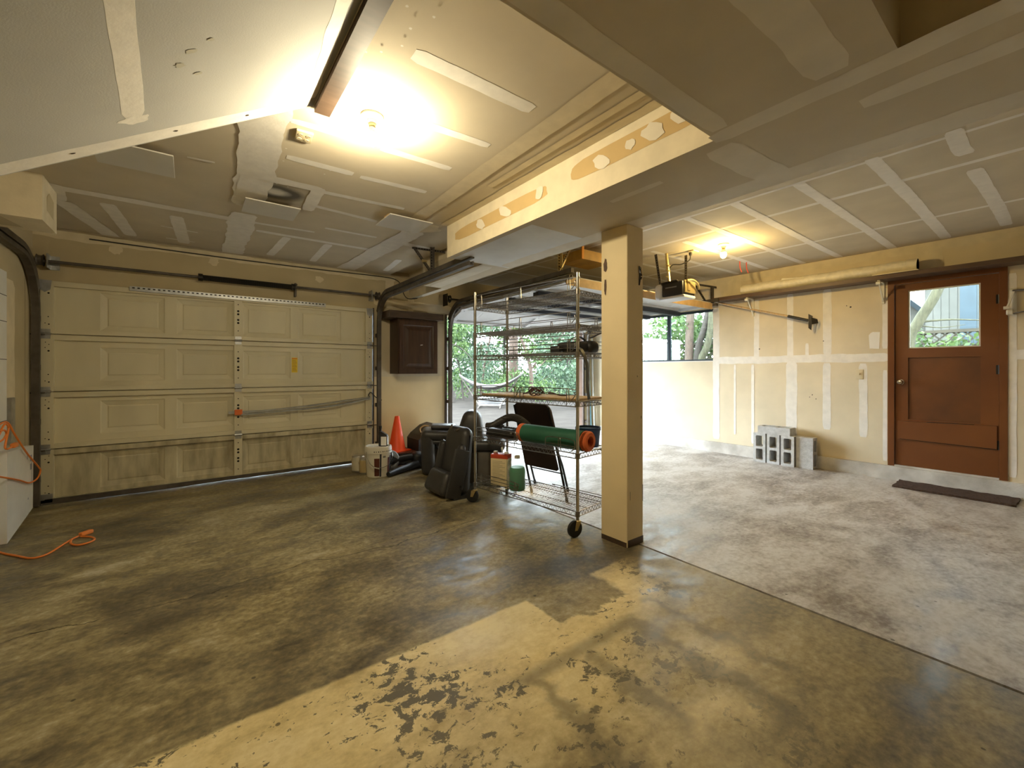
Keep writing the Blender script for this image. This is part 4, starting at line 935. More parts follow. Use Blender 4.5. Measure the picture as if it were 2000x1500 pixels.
# solvent can
t = thing('solvent_can', 'cream rectangular metal can with a red top on the bottom shelf', 'can', tuple(k_(.12,.16,kz(0))))
q = RK @ T(.235,.115,kz(0)) @ R(22,'Z')
b = MB(); b.rbox(q @ T(0,0,.145), .17, .105, .288, .008, 2); b.build('can_body', M['cream'], t, True)
b = MB(); b.rbox(q @ T(0,0,.268), .1716, .1066, .044, .008, 2); b.build('red_top', M['red'], t, True)
for x in (-.055, .055):
    b = MB(); b.rbox(q @ T(x,0,.300), .036, .03, .022, .005, 2); b.build('spout_cap', M['white'], t, True)
b = MB()
for k in range(14): b.poly([q @ Vector(p) for p in ((-.065,-.0530,.225-.013*k),(-.065+.10+.03*math.sin(k*2.1),-.0530,.225-.013*k),(-.065+.10+.03*math.sin(k*2.1),-.0530,.229-.013*k),(-.065,-.0530,.229-.013*k))])
for k in range(9): b.poly([q @ Vector(p) for p in ((.0855,-.035,.22-.016*k),(.0855,.03,.22-.016*k),(.0855,.03,.225-.016*k),(.0855,-.035,.225-.016*k))])
b.poly([q @ Vector(p) for p in ((.078,-.0531,.01),(.0835,-.0531,.01),(.0835,-.0531,.25),(.078,-.0531,.25))])
b.build('fine_print', M['printgrey'], t)
# jug of green coolant
t = thing('coolant_jug', 'clear gallon jug of green coolant on the bottom shelf', 'jug', tuple(k_(.40,.12,kz(0))))
q = RK @ T(.455,.10,kz(0))
b = MB(); b.lathe([(0,.001),(.066,.001),(.073,.010),(.074,.06),(.071,.11),(.074,.16),(.070,.19),(.05,.235),(.028,.262),(.022,.272),(.022,.285)], q, 28); b.build('jug_body', M['jug'], t, True)
b = MB(); b.lathe([(0,.004),(.064,.004),(.070,.012),(.071,.06),(.068,.11),(.071,.16),(.067,.188),(.060,.203),(0,.203)], q, 28); b.build('coolant', M['coolant'], t, True)
b = MB(); b.lathe([(.019,.280),(.025,.280),(.025,.303),(.022,.306),(0,.306)], q, 18); b.build('cap', M['white'], t, True)
b = MB(); b.tube(smooth_path([q @ Vector(p) for p in ((-.026,-.01,.268),(-.066,-.025,.262),(-.078,-.03,.22),(-.071,-.028,.175))]), .011, 8); b.build('grip', M['jug'], t, True)

# ================================================================== SEATS, BAG, CHAIR
# seat leaning by the rack
t = thing('van_seat', 'dark vinyl van seat nearest the wire rack, its back standing upright', 'car seat', (2.1,3.8,0), 'loose vehicle seats')
q = T(2.115,3.80,.015) @ R(9,'Y') @ R(4,'Z')
b = MB(); b.rbox(q @ T(0,0,.335), .17, .46, .66, .075, 5, taper=lambda c: (1,1) if c.z < 0 else (.8,.74))
b.build('backrest', M['seat'], t, True)
for s_ in (-1,1):
    b = MB(); b.rbox(q @ T(-.075,s_*.18,.27) @ R(s_*3,'X'), .10, .10, .46, .045, 4, taper=lambda c: (1,1) if c.z < 0 else (.8,.9)); b.build('side_bolster', M['seat'], t, True)
b = MB(); b.rbox(T(1.995,3.83,.135) @ R(16,'Y'), .16, .42, .24, .055, 4, taper=lambda c: (1,1) if c.z < 0 else (.7,.85)); b.build('seat_cushion', M['seat'], t, True)
b = MB(); b.rbox(T(2.05,3.575,.245) @ R(14,'Y'), .16, .035, .47, .012, 2); b.box(2.0,2.16,3.56,3.60,.0,.03); b.build('side_shell', M['seat'], t, True)
b = MB(); b.rod((2.10,3.80,.66),(2.115,3.80,.70),.010); b.rod((2.13,3.75,.64),(2.19,3.75,.66),.012); b.build('release_lever', M['galvd'], t, True)
# tipped seat by the cone
t = thing('van_seat', 'dark vinyl van seat tipped on end, headrest pad lying on top', 'car seat', (2.43,4.69,0), 'loose vehicle seats')
q = Matrix(((.89,.456,0,2.335),(-.456,.89,0,4.50),(0,0,1,0),(0,0,0,1)))
b = MB(); b.rbox(q @ T(-.135,.22,.262) @ R(-2,'Y'), .16, .44, .52, .070, 5); b.build('seat_cushion', M['seat'], t, True)
b = MB(); b.rbox(q @ T(.02,.22,.465) @ R(3,'Y'), .46, .44, .125, .055, 5); b.rbox(q @ T(.03,.06,.395), .32, .07, .05, .022, 3); b.build('backrest', M['seat'], t, True)
b = MB(); b.rbox(q @ T(.055,.22,.557) @ R(2,'Y'), .31, .24, .054, .024, 3); b.build('headrest', M['seat'], t, True)
b = MB(); b.rbox(q @ T(.08,.30,.25), .27, .03, .34, .008, 1); b.build('seat_back_panel', M['seatfab'], t)
b = MB(); b.rbox(q @ T(.06,.20,.055), .34, .34, .10, .03, 3); b.build('base_cover', M['black'], t, True)
b = MB(); b.tube(smooth_path([q @ Vector(v) for v in ((-.05,.10,.36),(.03,.09,.27),(.13,.10,.38))]), .013, 8); b.build('recline_bar', M['blacksteel'], t, True)
b = MB(); b.tube([q @ Vector(v) for v in ((.20,.04,.08),(.215,.05,.42))], .016, 8); b.build('frame_bar', M['blacksteel'], t, True)
b = MB(); b.rbox(q @ T(-.01,.045,.115), .06, .03, .025, .006, 2); b.build('latch', M['galv'], t)
# seat behind the rack
t = thing('van_seat', 'dark vinyl van seat behind the left end of the wire rack', 'car seat', (2.6,3.94,0), 'loose vehicle seats')
q = Matrix(((.797,.604,0,2.60),(-.604,.797,0,3.945),(0,0,1,0),(0,0,0,1)))
b = MB(); b.rbox(q @ T(0,0,.435), .47, .40, .12, .05, 4); b.build('seat_cushion', M['seat'], t, True)
b = MB(); b.rbox(q @ T(.0,-.02,.205), .42, .34, .33, .02, 2); b.build('seat_back_panel', M['seatfab'], t, True)
b = MB(); b.rbox(q @ T(-.145,.03,.63) @ R(6,'Y'), .32, .34, .35, .075, 4, taper=lambda c: (1,1) if c.z < 0 else (.55,.75)); b.build('backrest', M['seat'], t, True)
b = MB()
for x in (-.17,.17): b.rbox(q @ T(x,0,.022), .05, .36, .04, .006, 1)
b.build('floor_rail', M['blacksteel'], t)
b = MB(); b.tube(smooth_path([q @ Vector(p) for p in ((.20,-.18,.44),(.205,-.215,.36),(.20,-.212,.26))]), .012, 8); b.build('buckle', M['galv'], t, True)
b = MB(); b.rbox(q @ T(.115,.02,.565), .20, .22, .135, .05, 3, taper=lambda c: (1,1) if c.z < 0 else (.8,.8)); b.rbox(q @ T(.16,.05,.63) @ R(10,'Y'), .14, .16, .06, .025, 2)
tag(b.build('black_bag', M['black'], smooth=True), 'lumpy black bag lying on the van seat behind the rack', 'bag')

# folding chair
t = thing('folding_chair', 'dark brown metal folding chair standing behind the wire rack', 'chair', (2.93,3.2,0))
A = Vector((2.775,3.33,.012)); B_ = Vector((2.84,2.885,.012)); wd = (B_-A).normalized(); fw = Vector((.989,.149,0)); lean = Vector((-.155,.10,.915))
cham = mat('brown_enamel', (.040,.018,.011), .5, var=.2)
for p0 in (A, B_):
    b = MB(); b.tube([p0, p0+lean*.55, p0+lean*.97], .0115, 10); b.rod(p0-Vector((0,0,.011)), p0+Vector((-.005,.003,.03)), .015, 10); b.build('front_leg', M['blacksteel'], t, True)
    b = MB(); p1 = p0+Vector((.25,.24,0)); b.tube([p1, p1+lean*.30+Vector((-.07,-.07,0)), p1+lean*.50+Vector((-.20,-.19,0))], .0115, 10); b.rod(p1-Vector((0,0,.011)), p1+Vector((-.008,0,.03)), .015, 10); b.build('back_leg', M['blacksteel'], t, True)
def panel(z0, z1, off, w, r, flare=.04):
    ups = lean.normalized(); nv = wd.cross(ups).normalized(); c = (A+B_)/2 + lean*((z0+z1)/2/.915) + nv*off; hh = (z1-z0)/2; hwid = (B_-A).length/2*w
    b = MB(); P = []
    for (sx, sz) in ((1,1),(-1,1),(-1,-1),(1,-1)):
        a0 = {(1,1):0,(-1,1):90,(-1,-1):180,(1,-1):270}[(sx,sz)]; rr = r if sz > 0 else r*.5
        for k in range(7):
            an = math.radians(a0+15*k); wz = hwid*(1 if sz < 0 else 1-flare)
            P.append(c + wd*(sx*(wz-rr)+rr*math.cos(an)) + ups*(sz*(hh-rr)+rr*math.sin(an)))
    b.prism([p_-nv*.011 for p_ in P], nv*.022); return b
panel(.545, .915, -.012, 1.10, .075).build('backrest', cham, t, True)
panel(.285, .54, .020, .94, .04).build('seat', cham, t, True)
b = MB(); b.rod(A+Vector((.25,.24,0))+lean*.2+Vector((-.04,-.045,0)), B_+Vector((.25,.24,0))+lean*.2+Vector((-.04,-.045,0)), .007, 8); b.build('stretcher', M['blacksteel'], t, True)
# orange-handled thing beyond: small tool on shelf edge
t = thing('hand_pruner', 'orange-handled tool lying behind the green mat on the second shelf', 'tool', tuple(k_(.8,.28,kz(1))))
b = MB(); b.tube(smooth_path([k_(.84,.29,kz(1)+.085),k_(.92,.29,kz(1)+.09),k_(.97,.30,kz(1)+.08)]), .016, 8); b.build('handle', M['orangeend'], t, True)
b = MB(); b.rbox(RK @ T(.74,.29,kz(1)+.045), .22, .07, .085, .02, 2); b.build('case', M['black'], t, True)

# ================================================================== RIGHT BAY
# opener
t = thing('door_opener', 'black garage door opener with a pale light lens hung from the ceiling', 'garage door opener', (4.61,2.85,2.2))
b = MB(); b.rbox(T(4.61,2.815,2.20), .27, .27, .165, .018, 2); b.build('housing', M['black'], t, True)
b = MB(); b.rbox(T(4.61,3.0,2.185), .275, .12, .20, .05, 4); b.rbox(T(4.61,2.83,2.105), .25, .33, .035, .014, 2); b.build('light_lens', M['lens'], t, True)
b = MB(); b.rbox(T(4.615,2.672,2.215), .225, .018, .14, .004, 1); b.box(4.55,4.60,2.655,2.664,2.17,2.27); b.tube(smooth_path([(4.52,2.65,2.28),(4.60,2.62,2.285),(4.70,2.62,2.25),(4.75,2.64,2.20)]), .012, 6); b.build('rear_plate', M['gold'], t, True)
b = MB(); b.box(4.4735,4.4745,2.755,2.90,2.212,2.226); b.build('name_strip', M['greyp'], t)
for a_, c_, n_ in (((4.48,2.97,2.28),(4.43,3.0,2.635),(0,1,0)), ((4.75,2.80,2.28),(4.75,2.80,2.635),(0,1,0)), ((4.48,2.97,2.285),(4.48,2.75,2.295),(1,0,0))):
    b = MB(); perf(b, a_, c_, .034, n_); b.build('hanger_strap', [M['galvd'], M['hole']], t)
b = MB(); b.rod((4.53,2.88,2.28),(4.53,2.92,2.642),.017,8); 
for z in (2.36,2.44,2.5): b.tube(arc((4.53,2.90,z),.026,0,360,(1,0,0),(0,.8,.4),10)[:-1], .008, 6, closed=True)
b.build('wrapped_post', M['gold'], t, True)
b = MB(); b.tube(smooth_path([(4.54,2.90,2.44),(4.56,2.86,2.50),(4.61,2.78,2.50),(4.655,2.70,2.54),(4.66,2.69,2.60)]), .007, 6); b.rbox(T(4.66,2.69,2.612), .03, .03, .04, .006, 1); b.build('power_cord', M['wire'], t, True)
b = MB(); b.box(4.58,4.62,3.0,5.72,2.262,2.292); b.build('drive_rail', M['galv'], t)
b = MB(); b.rbox(T(4.60,3.42,2.235), .07, .16, .05, .008, 2); b.rod((4.60,3.45,2.21),(4.60,3.42,1.985),.003,5); b.rbox(T(4.60,3.42,1.965), .04, .02, .05, .008, 2); b.build('release_trolley', M['blacksteel'], t, True)
b = MB(); b.rbox(T(4.68,2.665,ZR-.007), .115, .075, .014, .003, 1); tag(b.build('ceiling_outlet', M['almond']), 'small outlet plate on the ceiling above the door opener', 'outlet')
# yellow case
t = thing('hanging_crate', 'yellow wooden crate hung under the right bay ceiling behind the post', 'crate', (3.62,3.35,2.5))
b = MB(); b.box(3.36,3.80,3.18,3.50,2.455,2.56); b.build('crate_body', M['yellowbox'], t)
mo = mat('orange_bracket', (.75,.30,.02), .5)
for x in (3.345, 3.785):
    b = MB(); b.box(x,x+.03,3.168,3.18,2.45,2.642); b.build('hanging_bracket', mo, t)
# red hooks
for i,(x,y,lab) in enumerate(((5.60,2.56,'red vinyl ceiling hook nearer the lit right bay bulb'), (5.715,2.53,'red vinyl ceiling hook nearer the right wall'))):
    b = MB(); b.tube(smooth_path([(x,y,ZR),(x,y,ZR-.05),(x+.012,y,ZR-.09),(x+.02,y-.01,ZR-.125),(x+.005,y-.02,ZR-.14)]), .0065, 8)
    tag(b.build('ceiling_hook', M['redhook'], smooth=True), lab, 'hook', 'red ceiling hooks')

# long shelf
t = thing('wall_shelf', 'long brown board shelf high along the right wall over the side door', 'shelf', (6.28,1.2,2.28))
b = MB(); b.box(6.175, RX-.001, -1.6, 3.24, 2.272, 2.318); b.build('board', M['shelfwood'], t)
for y in (2.74, 1.315):
    b = MB(); b.box(RX-.016,RX-.002,y-.012,y+.012,2.02,2.27); b.box(6.20,RX-.002,y-.012,y+.012,2.258,2.271)
    b.prism([(6.20,y-.008,2.255),(6.215,y-.008,2.245),(RX-.008,y-.008,2.03),(RX-.008,y-.008,2.055)], (0,.016,0)); b.rod((6.192,y-.02,2.235),(6.192,y+.02,2.235),.018,10)
    b.build('shelf_bracket', M['whitep'], t)
t = thing('flooring_roll', 'long roll of patterned vinyl flooring lying on the brown wall shelf', 'roll', (6.27,1.9,2.32))
b = MB(); P = []
for i in range(30): P.append((6.268, 1.0+1.83*i/29, 2.389+.003*math.sin(i*.9)))
b.tube(P, [.069+.0015*math.sin(i*2.3) for i in range(30)], 24, cap=False); b.build('vinyl_sheet', M['vinyl'], t, True)
b = MB(); b.tube(P, [.063]*30, 20, cap=False); b.lathe([(.063,-.001),(.069,-.001)], T(6.268,.9995,2.389) @ R(90,'X'), 24); b.build('inner_layer', M['vinyld'], t, True)
b = MB(); b.prism([(6.21,2.05,2.425),(6.19,2.30,2.43),(6.20,2.30,2.46),(6.215,2.02,2.432)], (.01,0,.0)); b.build('loose_flap', M['vinyl'], t)
b = MB(); b.box(6.150, 6.28, .98, 1.36, 2.3185, 2.3265); tag(b.build('thin_board', M['cream']), 'thin cream board lying on the wall shelf under the end of the flooring roll', 'board')
# long handled scraper
t = thing('floor_scraper', 'long wooden-handled scraper hung through the shelf bracket on the right wall', 'scraper', (6.33,2.5,2.08))
b = MB(); b.tube([(6.345,3.20,2.262),(6.335,2.66,2.088),(6.325,2.23,1.955)], .013, 10); b.build('wooden_handle', M['tanwood'], t, True)
b = MB(); b.tube([(6.325,2.27,1.967),(6.32,2.04,1.888)], .019, 10); b.build('ferrule', M['blacksteel'], t, True)
b = MB(); b.prism([(6.30,2.03,1.97),(6.30,2.03,1.79),(6.30,2.00,1.76),(6.30,1.985,1.94)], (.012,0,0)); b.prism([(6.27,1.99,1.92),(6.36,1.95,1.90),(6.36,1.94,1.85),(6.27,1.98,1.83)], (0,.006,0)); b.build('blade', M['blacksteel'], t)
# paper, switch
b = MB(); b.prism([(RX-.003,1.352,1.50),(RX-.003,1.440,1.505),(RX-.003,1.448,1.665),(RX-.003,1.43,1.69),(RX-.003,1.41,1.70),(RX-.003,1.346,1.695)], (.0012,0,0))
tag(b.build('paper_note', M['paperw']), 'sheet of white paper pinned to the right wall beside the brown door', 'paper')
t = thing('light_switch', 'almond light switch plate on the right wall', 'light switch', (RX,1.535,1.2))
b = MB(); b.rbox(T(RX-.004,1.535,1.20), .008, .075, .118, .003, 2); b.build('plate', M['almond'], t, True)
b = MB(); b.rbox(T(RX-.011,1.535,1.205) @ R(20,'Y'), .016, .010, .022, .002, 1); b.build('toggle', M['almond'], t, True)
# folding wire bracket right of the door
t = thing('hinged_rack', 'cream folding wall bracket with wire arms to the right of the brown door', 'bracket', (6.38,.35,1.9))
b = MB(); b.box(6.392,RX-.001,.318,.345,1.79,2.05); b.prism([(6.395,.33,2.05),(6.37,.38,1.86),(6.345,.385,1.86),(6.375,.33,2.05)], (0,-.012,0)); b.rod((6.36,.36,1.86),(6.36,.40,1.86),.016,10); b.rod((6.38,.32,2.035),(6.38,.36,2.035),.014,10); b.rbox(T(6.372,.36,1.815), .04, .045, .05, .006, 1); b.build('bracket_body', M['whitep'], t)
b = MB(); b.tube([(6.37,.34,2.025),(6.18,.05,1.985),(6.15,-.1,1.96)], .008, 8); b.tube([(6.37,.345,1.80),(6.18,.05,1.84),(6.15,-.1,1.86)], .006, 8); b.build('wire_arm', M['galvd'], t, True)

# cinder blocks
def block(cx, cy, z0, lab, axis, L=.39, Wd=.152, Hd=.185, stand=True):
    # two square cores run through along 'axis' (x or y); block stands on end
    b = MB()
    if axis == 'x': w, h, t_ = Wd, L, Hd; F = lambda a, z, d: (cx-d, cy+a, z0+z)
    elif axis == 'y': w, h, t_ = Wd, L, Hd; F = lambda a, z, d: (cx+a, cy-d, z0+z)
    else: w, h, t_ = .185, L, .10; F = lambda a, z, d: (cx+a, cy-z+L/2, z0+t_/2+d)
    wl = .032; g = (h-3*wl)/2
    cores = [(wl, wl+g), (2*wl+g, 2*wl+2*g)]
    zs = [0, wl, wl+g, 2*wl+g, 2*wl+2*g, h]; xs = [-w/2, -w/2+wl, w/2-wl, w/2]
    for d in (-t_/2, t_/2):
        for i in range(3):
            for j in range(5):
                if i == 1 and j in (1, 3): continue
                b.poly([F(xs[i],zs[j],d), F(xs[i+1],zs[j],d), F(xs[i+1],zs[j+1],d), F(xs[i],zs[j+1],d)])
    o = [(-w/2,0),(w/2,0),(w/2,h),(-w/2,h)]
    for k in range(4):
        p, q = o[k], o[(k+1)%4]; b.poly([F(*p,-t_/2), F(*q,-t_/2), F(*q,t_/2), F(*p,t_/2)])
    for (za, zb) in cores:
        r = .014; xa, xb = -w/2+wl, w/2-wl
        pf, pb = [], []
        for (ccx, ccz, a0) in ((xb-r,zb-r,0),(xa+r,zb-r,90),(xa+r,za+r,180),(xb-r,za+r,270)):
            for s_ in range(4):
                a = math.radians(a0+30*s_); pf.append(F(ccx+r*math.cos(a), ccz+r*math.sin(a), -t_/2)); pb.append(F(ccx+r*math.cos(a), ccz+r*math.sin(a), t_/2))
        n = len(pf)
        for k in range(n): b.poly([pf[k], pf[(k+1)%n], pb[(k+1)%n], pb[k]])
        # fillet corners of the face openings
        for d, P_ in ((-t_/2, pf), (t_/2, pb)):
            for c_, (ex, ez) in enumerate(((xb,zb),(xa,zb),(xa,za),(xb,za))):
                for s_ in range(3): b.poly([F(ex,ez,d), P_[c_*4+s_], P_[c_*4+s_+1]])
    return tag(b.build('cinder_block', M['cmu']), lab, 'concrete block', 'cinder blocks by the right wall')
block(6.265, 2.565, .001, 'cinder block on end with open cores, farthest from the brown door', 'x')
block(6.265, 2.395, .001, 'cinder block on end with open cores, middle of the three', 'x')
block(6.265, 2.225, .001, 'cinder block on end with open cores, touching the solid-sided block', 'x')
block(6.285, 2.045, .001, 'cinder block on end showing its solid side, nearest the brown door', 'y')
block(6.265, 2.39, .3925, 'thin cinder block lying flat on top of the standing blocks', 'z')

# door mat
b = MB(); vs = []; nx, ny = 6, 24
for i in range(nx+1):
    for j in range(ny+1):
        e = .006 if (i in (0,nx) or j in (0,ny)) else 0
        vs.append((5.985+.37*i/nx+random.uniform(-e,e), .30+.86*j/ny+random.uniform(-e,e)*1.5, .016+random.uniform(0,.006)))
b.add(vs, [(i*(ny+1)+j, (i+1)*(ny+1)+j, (i+1)*(ny+1)+j+1, i*(ny+1)+j+1) for i in range(nx) for j in range(ny)])
n0 = len(b.v); rim = [i*(ny+1) for i in range(nx+1)] + [nx*(ny+1)+j for j in range(1,ny+1)] + [i*(ny+1)+ny for i in range(nx-1,-1,-1)] + [j for j in range(ny-1,0,-1)]
b.v += [(b.v[k][0], b.v[k][1], .001) for k in rim]
for k in range(len(rim)):
    k2 = (k+1) % len(rim); b.f.append((rim[k], rim[k2], n0+k2, n0+k)); b.mi.append(0)
tag(b.build('doormat', M['coir']), 'worn dark brown coir mat on the floor before the brown door', 'mat')

# hook on the post
t = thing('wall_hook', 'black metal hook bracket on the post', 'hook', (2.58,1.875,1.93))
b = MB(); b.prism([(2.568,1.8785,2.0),(2.592,1.8785,1.99),(2.585,1.8785,1.90),(2.577,1.8785,1.862),(2.566,1.8785,1.862),(2.572,1.8785,1.93)], (0,-.004,0)); b.build('plate', M['blacksteel'], t)
b = MB(); b.tube(smooth_path([(2.575,1.876,1.985),(2.555,1.862,1.975),(2.550,1.85,1.94),(2.562,1.85,1.925)]), .006, 6); b.tube(smooth_path([(2.578,1.876,1.91),(2.558,1.855,1.90),(2.556,1.846,1.915)]), .005, 6); b.build('hook_arm', M['blacksteel'], t, True)

# pipes standing in the far right corner by the open door
for k, (x, y, h, m, lab) in enumerate(((6.20,5.70,1.95,'pvcb','pale blue pipe standing by the right jamb of the open door'), (6.25,5.66,1.90,'pvc','white pipe standing between the blue pipe and the corner'), (6.30,5.70,1.85,'pvcb','pale blue pipe standing in the far right corner'))):
    b = MB(); b.tube([(x+.02,y-.05,.001),(x+.02,y-.005,h*.5),(x+.02,y+.02,h)], .014, 10); tag(b.build('long_pipe', M[m], smooth=True), lab, 'pipe', 'pipes by the open door')
b = MB(); b.box(6.005,6.095,5.765,5.778,.05,2.05); struct(b.build('trim_6', M['pinkw']), 'pinkish white board beside the open door jamb', 'trim')

# ================================================================== OUTDOORS
rnd = random.Random(21)
b = MB(); n = 40
vs = []
for i in range(n+1):
    for j in range(n+1):
        x = -14+52*i/n; y = 5.96+34*j/n; dd = .604*x+.797*y
        vs.append((x, y, -.03+(max(0, dd-17.0)*.05 if x < 22 else 0)+rnd.uniform(0,.012)))
b.add(vs, [(i*(n+1)+j, (i+1)*(n+1)+j, (i+1)*(n+1)+j+1, i*(n+1)+j+1) for i in range(n) for j in range(n)])
struct(b.build('driveway', M['gravel']), 'pale gravel driveway outside the open garage door', 'ground')
b = MB(); b.box(6.76, 26, -12, 5.955, -.15, -.03); struct(b.build('side_yard', M['gravel']), 'gravel side yard beyond the window', 'ground')

def leaves(b, c, rx, ry, rz, n, s, flat=.5):
    for _ in range(n):
        while True:
            p = Vector((rnd.uniform(-1,1), rnd.uniform(-1,1), rnd.uniform(-1,1)))
            if p.length < 1: break
        p = Vector((c[0]+p.x*rx, c[1]+p.y*ry, c[2]+p.z*rz))
        nrm = Vector((rnd.gauss(0,1), rnd.gauss(0,1), rnd.gauss(0,1)*flat+.4)).normalized(); t = nrm.orthogonal().normalized(); t.rotate(Matrix.Rotation(rnd.uniform(0,6.28), 3, nrm)); q = nrm.cross(t)
        L = s*rnd.uniform(.7,1.4); w = L*rnd.uniform(.35,.55)
        b.add([p-t*L, p-q*w, p+t*L, p+q*w], [(0,1,2,3)])
def tree(label, pts, r0, r1, bark, leaf, clusters, boughs=(), s=.06, group='trees outside the garage'):
    t = thing('tree', label, 'tree', tuple(pts[0]), group)
    P = smooth_path(pts, 6); N = len(P); b = MB()
    b.tube(P, [r0+(r1-r0)*i/(N-1) for i in range(N)], 10); b.build('trunk', bark, t, True)
    if boughs:
        b = MB()
        for B in boughs:
            Q = smooth_path(B[1], 4); b.tube(Q, [B[0]*(1-.75*i/(len(Q)-1)) for i in range(len(Q))], 6)
        b.build('branch', bark, t, True)
    b = MB()
    for (c, rx, ry, rz, n) in clusters: leaves(b, c, rx, ry, rz, int(n*1.25), s*1.2)
    if clusters: tag(b.build('foliage', leaf, t), kind='stuff')
    return t
def ax(u, t): a = (u-1000)/827.0; return Vector((t*(.6039+a*.797), t*(.797-a*.6039), 0))   # map position along a bearing from the doorway
def up(p, z): return Vector((p.x, p.y, z))
def jig(p, s): return p + Vector((rnd.uniform(-s,s), rnd.uniform(-s,s), 0))
# (bearing, distance): big fir trunk, then the thinner ones
p = ax(1003,19); tree('thick reddish fir trunk standing behind the hammock', [up(p,-.1), up(jig(p,.05),3), up(jig(p,.05),9)], .25, .17, M['bark'], M['leaf2'],
     [(up(p,1.0)+Vector((.1,-.2,0)), .55,.55,.9,260), (up(p,7.5), 2.2,2.2,1.6,700)], [(.05,[up(p,6.5),up(p,7)+Vector((1,-1,0)),up(p,6.8)+Vector((2,-2,0))])])
p = ax(884,16.5); tree('slim dark trunk at the left edge of the open doorway', [up(p,-.05), up(p,1.2)+Vector((-.10,.08,0)), up(p,2.6)+Vector((-.22,.15,0)), up(p,4.8)+Vector((-.1,.1,0))], .095, .04, M['barkd'], M['leaf1'],
     [(up(p,3.1)+Vector((.0,.2,0)),.9,.9,.7,900), (up(p,4.6),1.2,1.2,.9,600), (up(p,2.1)+Vector((.3,.3,0)),.6,.6,.5,350), (up(p,1.0)+Vector((.1,.8,0)),.7,.6,.6,300)],
     [(.03,[up(p,2.3)+Vector((-.2,.12,0)),up(p,2.1)+Vector((.25,-.25,0)),up(p,1.4)+Vector((.7,-.7,0))]), (.03,[up(p,1.9)+Vector((-.15,.1,0)),up(p,2.5)+Vector((-.5,.4,0)),up(p,3.0)+Vector((-.7,.5,0))])])
p = ax(905,17.5); tree('bent slim trunk just right of the doorway edge', [up(p,-.05), up(p,1.0)+Vector((-.08,.06,0)), up(p,2.2)+Vector((-.30,.22,0)), up(p,3.6)+Vector((-.5,.4,0))], .05, .025, M['barkd'], M['leaf2'],
     [(up(p,2.7)+Vector((-.1,.2,0)),.8,.8,.5,500), (up(p,1.5)+Vector((.3,.0,0)),.6,.6,.5,260)])
p = ax(940,20); tree('slender grey trunk behind the left end of the hammock', [up(p,-.05), up(p,1.6)+Vector((.12,-.1,0)), up(p,3.2)+Vector((.38,-.3,0)), up(p,5.6)+Vector((.45,-.35,0))], .065, .03, M['bark'], M['leaf3'],
     [(up(p,3.6),1.1,1.1,.8,650), (up(p,2.0)+Vector((.2,-.2,0)),1.0,1.0,.6,420), (up(p,.9),.9,.9,.6,420), (up(p,5.2),1.3,1.3,.8,400)],
     [(.025,[up(p,1.3)+Vector((.1,-.08,0)),up(p,1.9)+Vector((.5,-.4,0)),up(p,2.3)+Vector((.9,-.7,0))])])
p = ax(1038,18); tree('grey forked tree leaning left in the middle of the doorway', [up(p,-.05), up(p,1.2)+Vector((-.02,.02,0)), up(p,2.1)+Vector((-.20,.15,0)), up(p,3.0)+Vector((-.42,.3,0)), up(p,4.6)+Vector((-.3,.2,0))], .10, .04, M['bark'], M['leaf1'],
     [(up(p,3.4),1.1,1.1,.7,600), (up(p,1.9)+Vector((.3,-.3,0)),.9,.9,.5,420), (up(p,.7)+Vector((-.4,.5,0)),.9,.8,.6,400), (up(p,4.6),1.3,1.3,.8,400)],
     [(.04,[up(p,1.3),up(p,2.1)+Vector((.45,-.35,0)),up(p,3.2)+Vector((.95,-.75,0)),up(p,4.0)+Vector((1.1,-.8,0))])])
p = ax(1128,14.2); tree('drooping fir with long bare boughs on the right of the doorway', [up(p,-.05)+Vector((.4,.2,0)), up(p,2)+Vector((.42,.2,0)), up(p,6)+Vector((.4,.2,0))], .13, .08, M['bark'], M['leaf3'],
     [(up(p,1.9)+Vector((-.5,.45,0)),.8,.8,.3,420), (up(p,1.25)+Vector((-.4,.4,0)),.8,.8,.3,380), (up(p,2.6)+Vector((-.6,.5,0)),.9,.9,.4,380), (up(p,.7)+Vector((-.1,.1,0)),.6,.6,.4,300), (up(p,4.3),1.2,1.2,.9,350)],
     [(.035,[up(p,3.2)+Vector((.4,.2,0)),up(p,2.5)+Vector((-.2,.5,0)),up(p,1.6)+Vector((-.75,.75,0)),up(p,1.2)+Vector((-1.1,.95,0))]), (.03,[up(p,2.8)+Vector((.4,.2,0)),up(p,2.0)+Vector((-.1,.3,0)),up(p,1.3)+Vector((-.5,.55,0)),up(p,.9)+Vector((-.9,.75,0))]),
      (.03,[up(p,3.6)+Vector((.4,.2,0)),up(p,3.1)+Vector((-.3,.5,0)),up(p,2.4)+Vector((-1.0,.95,0))]), (.025,[up(p,2.2)+Vector((.4,.2,0)),up(p,1.7)+Vector((-.2,.35,0)),up(p,1.35)+Vector((-.8,.65,0))])])
for k, (u, t_, lf_, lab, gp) in enumerate(((862,23,'leaf1','bright leafy tree far behind the left edge of the doorway',1.0), (925,25,'leaf3','blue-green leafy tree far behind the hammock',1.0), (985,27,'leaf1','bright leafy tree far behind the thick fir trunk',1.0), (1060,24,'leaf1','bright leafy tree far behind the forked tree',1.0), (1110,22,'leaf3','blue-green leafy tree far behind the drooping fir',1.0))):
    p = ax(u,t_); cl = []
    for j in range(7): cl.append((up(jig(p,1.5), .6+j*.85), 1.7,1.7,.75,460))
    tree(lab, [up(p,.2), up(p,3), up(p,7.5)], .12, .05, M['barkd'], M[lf_], cl, s=.10)
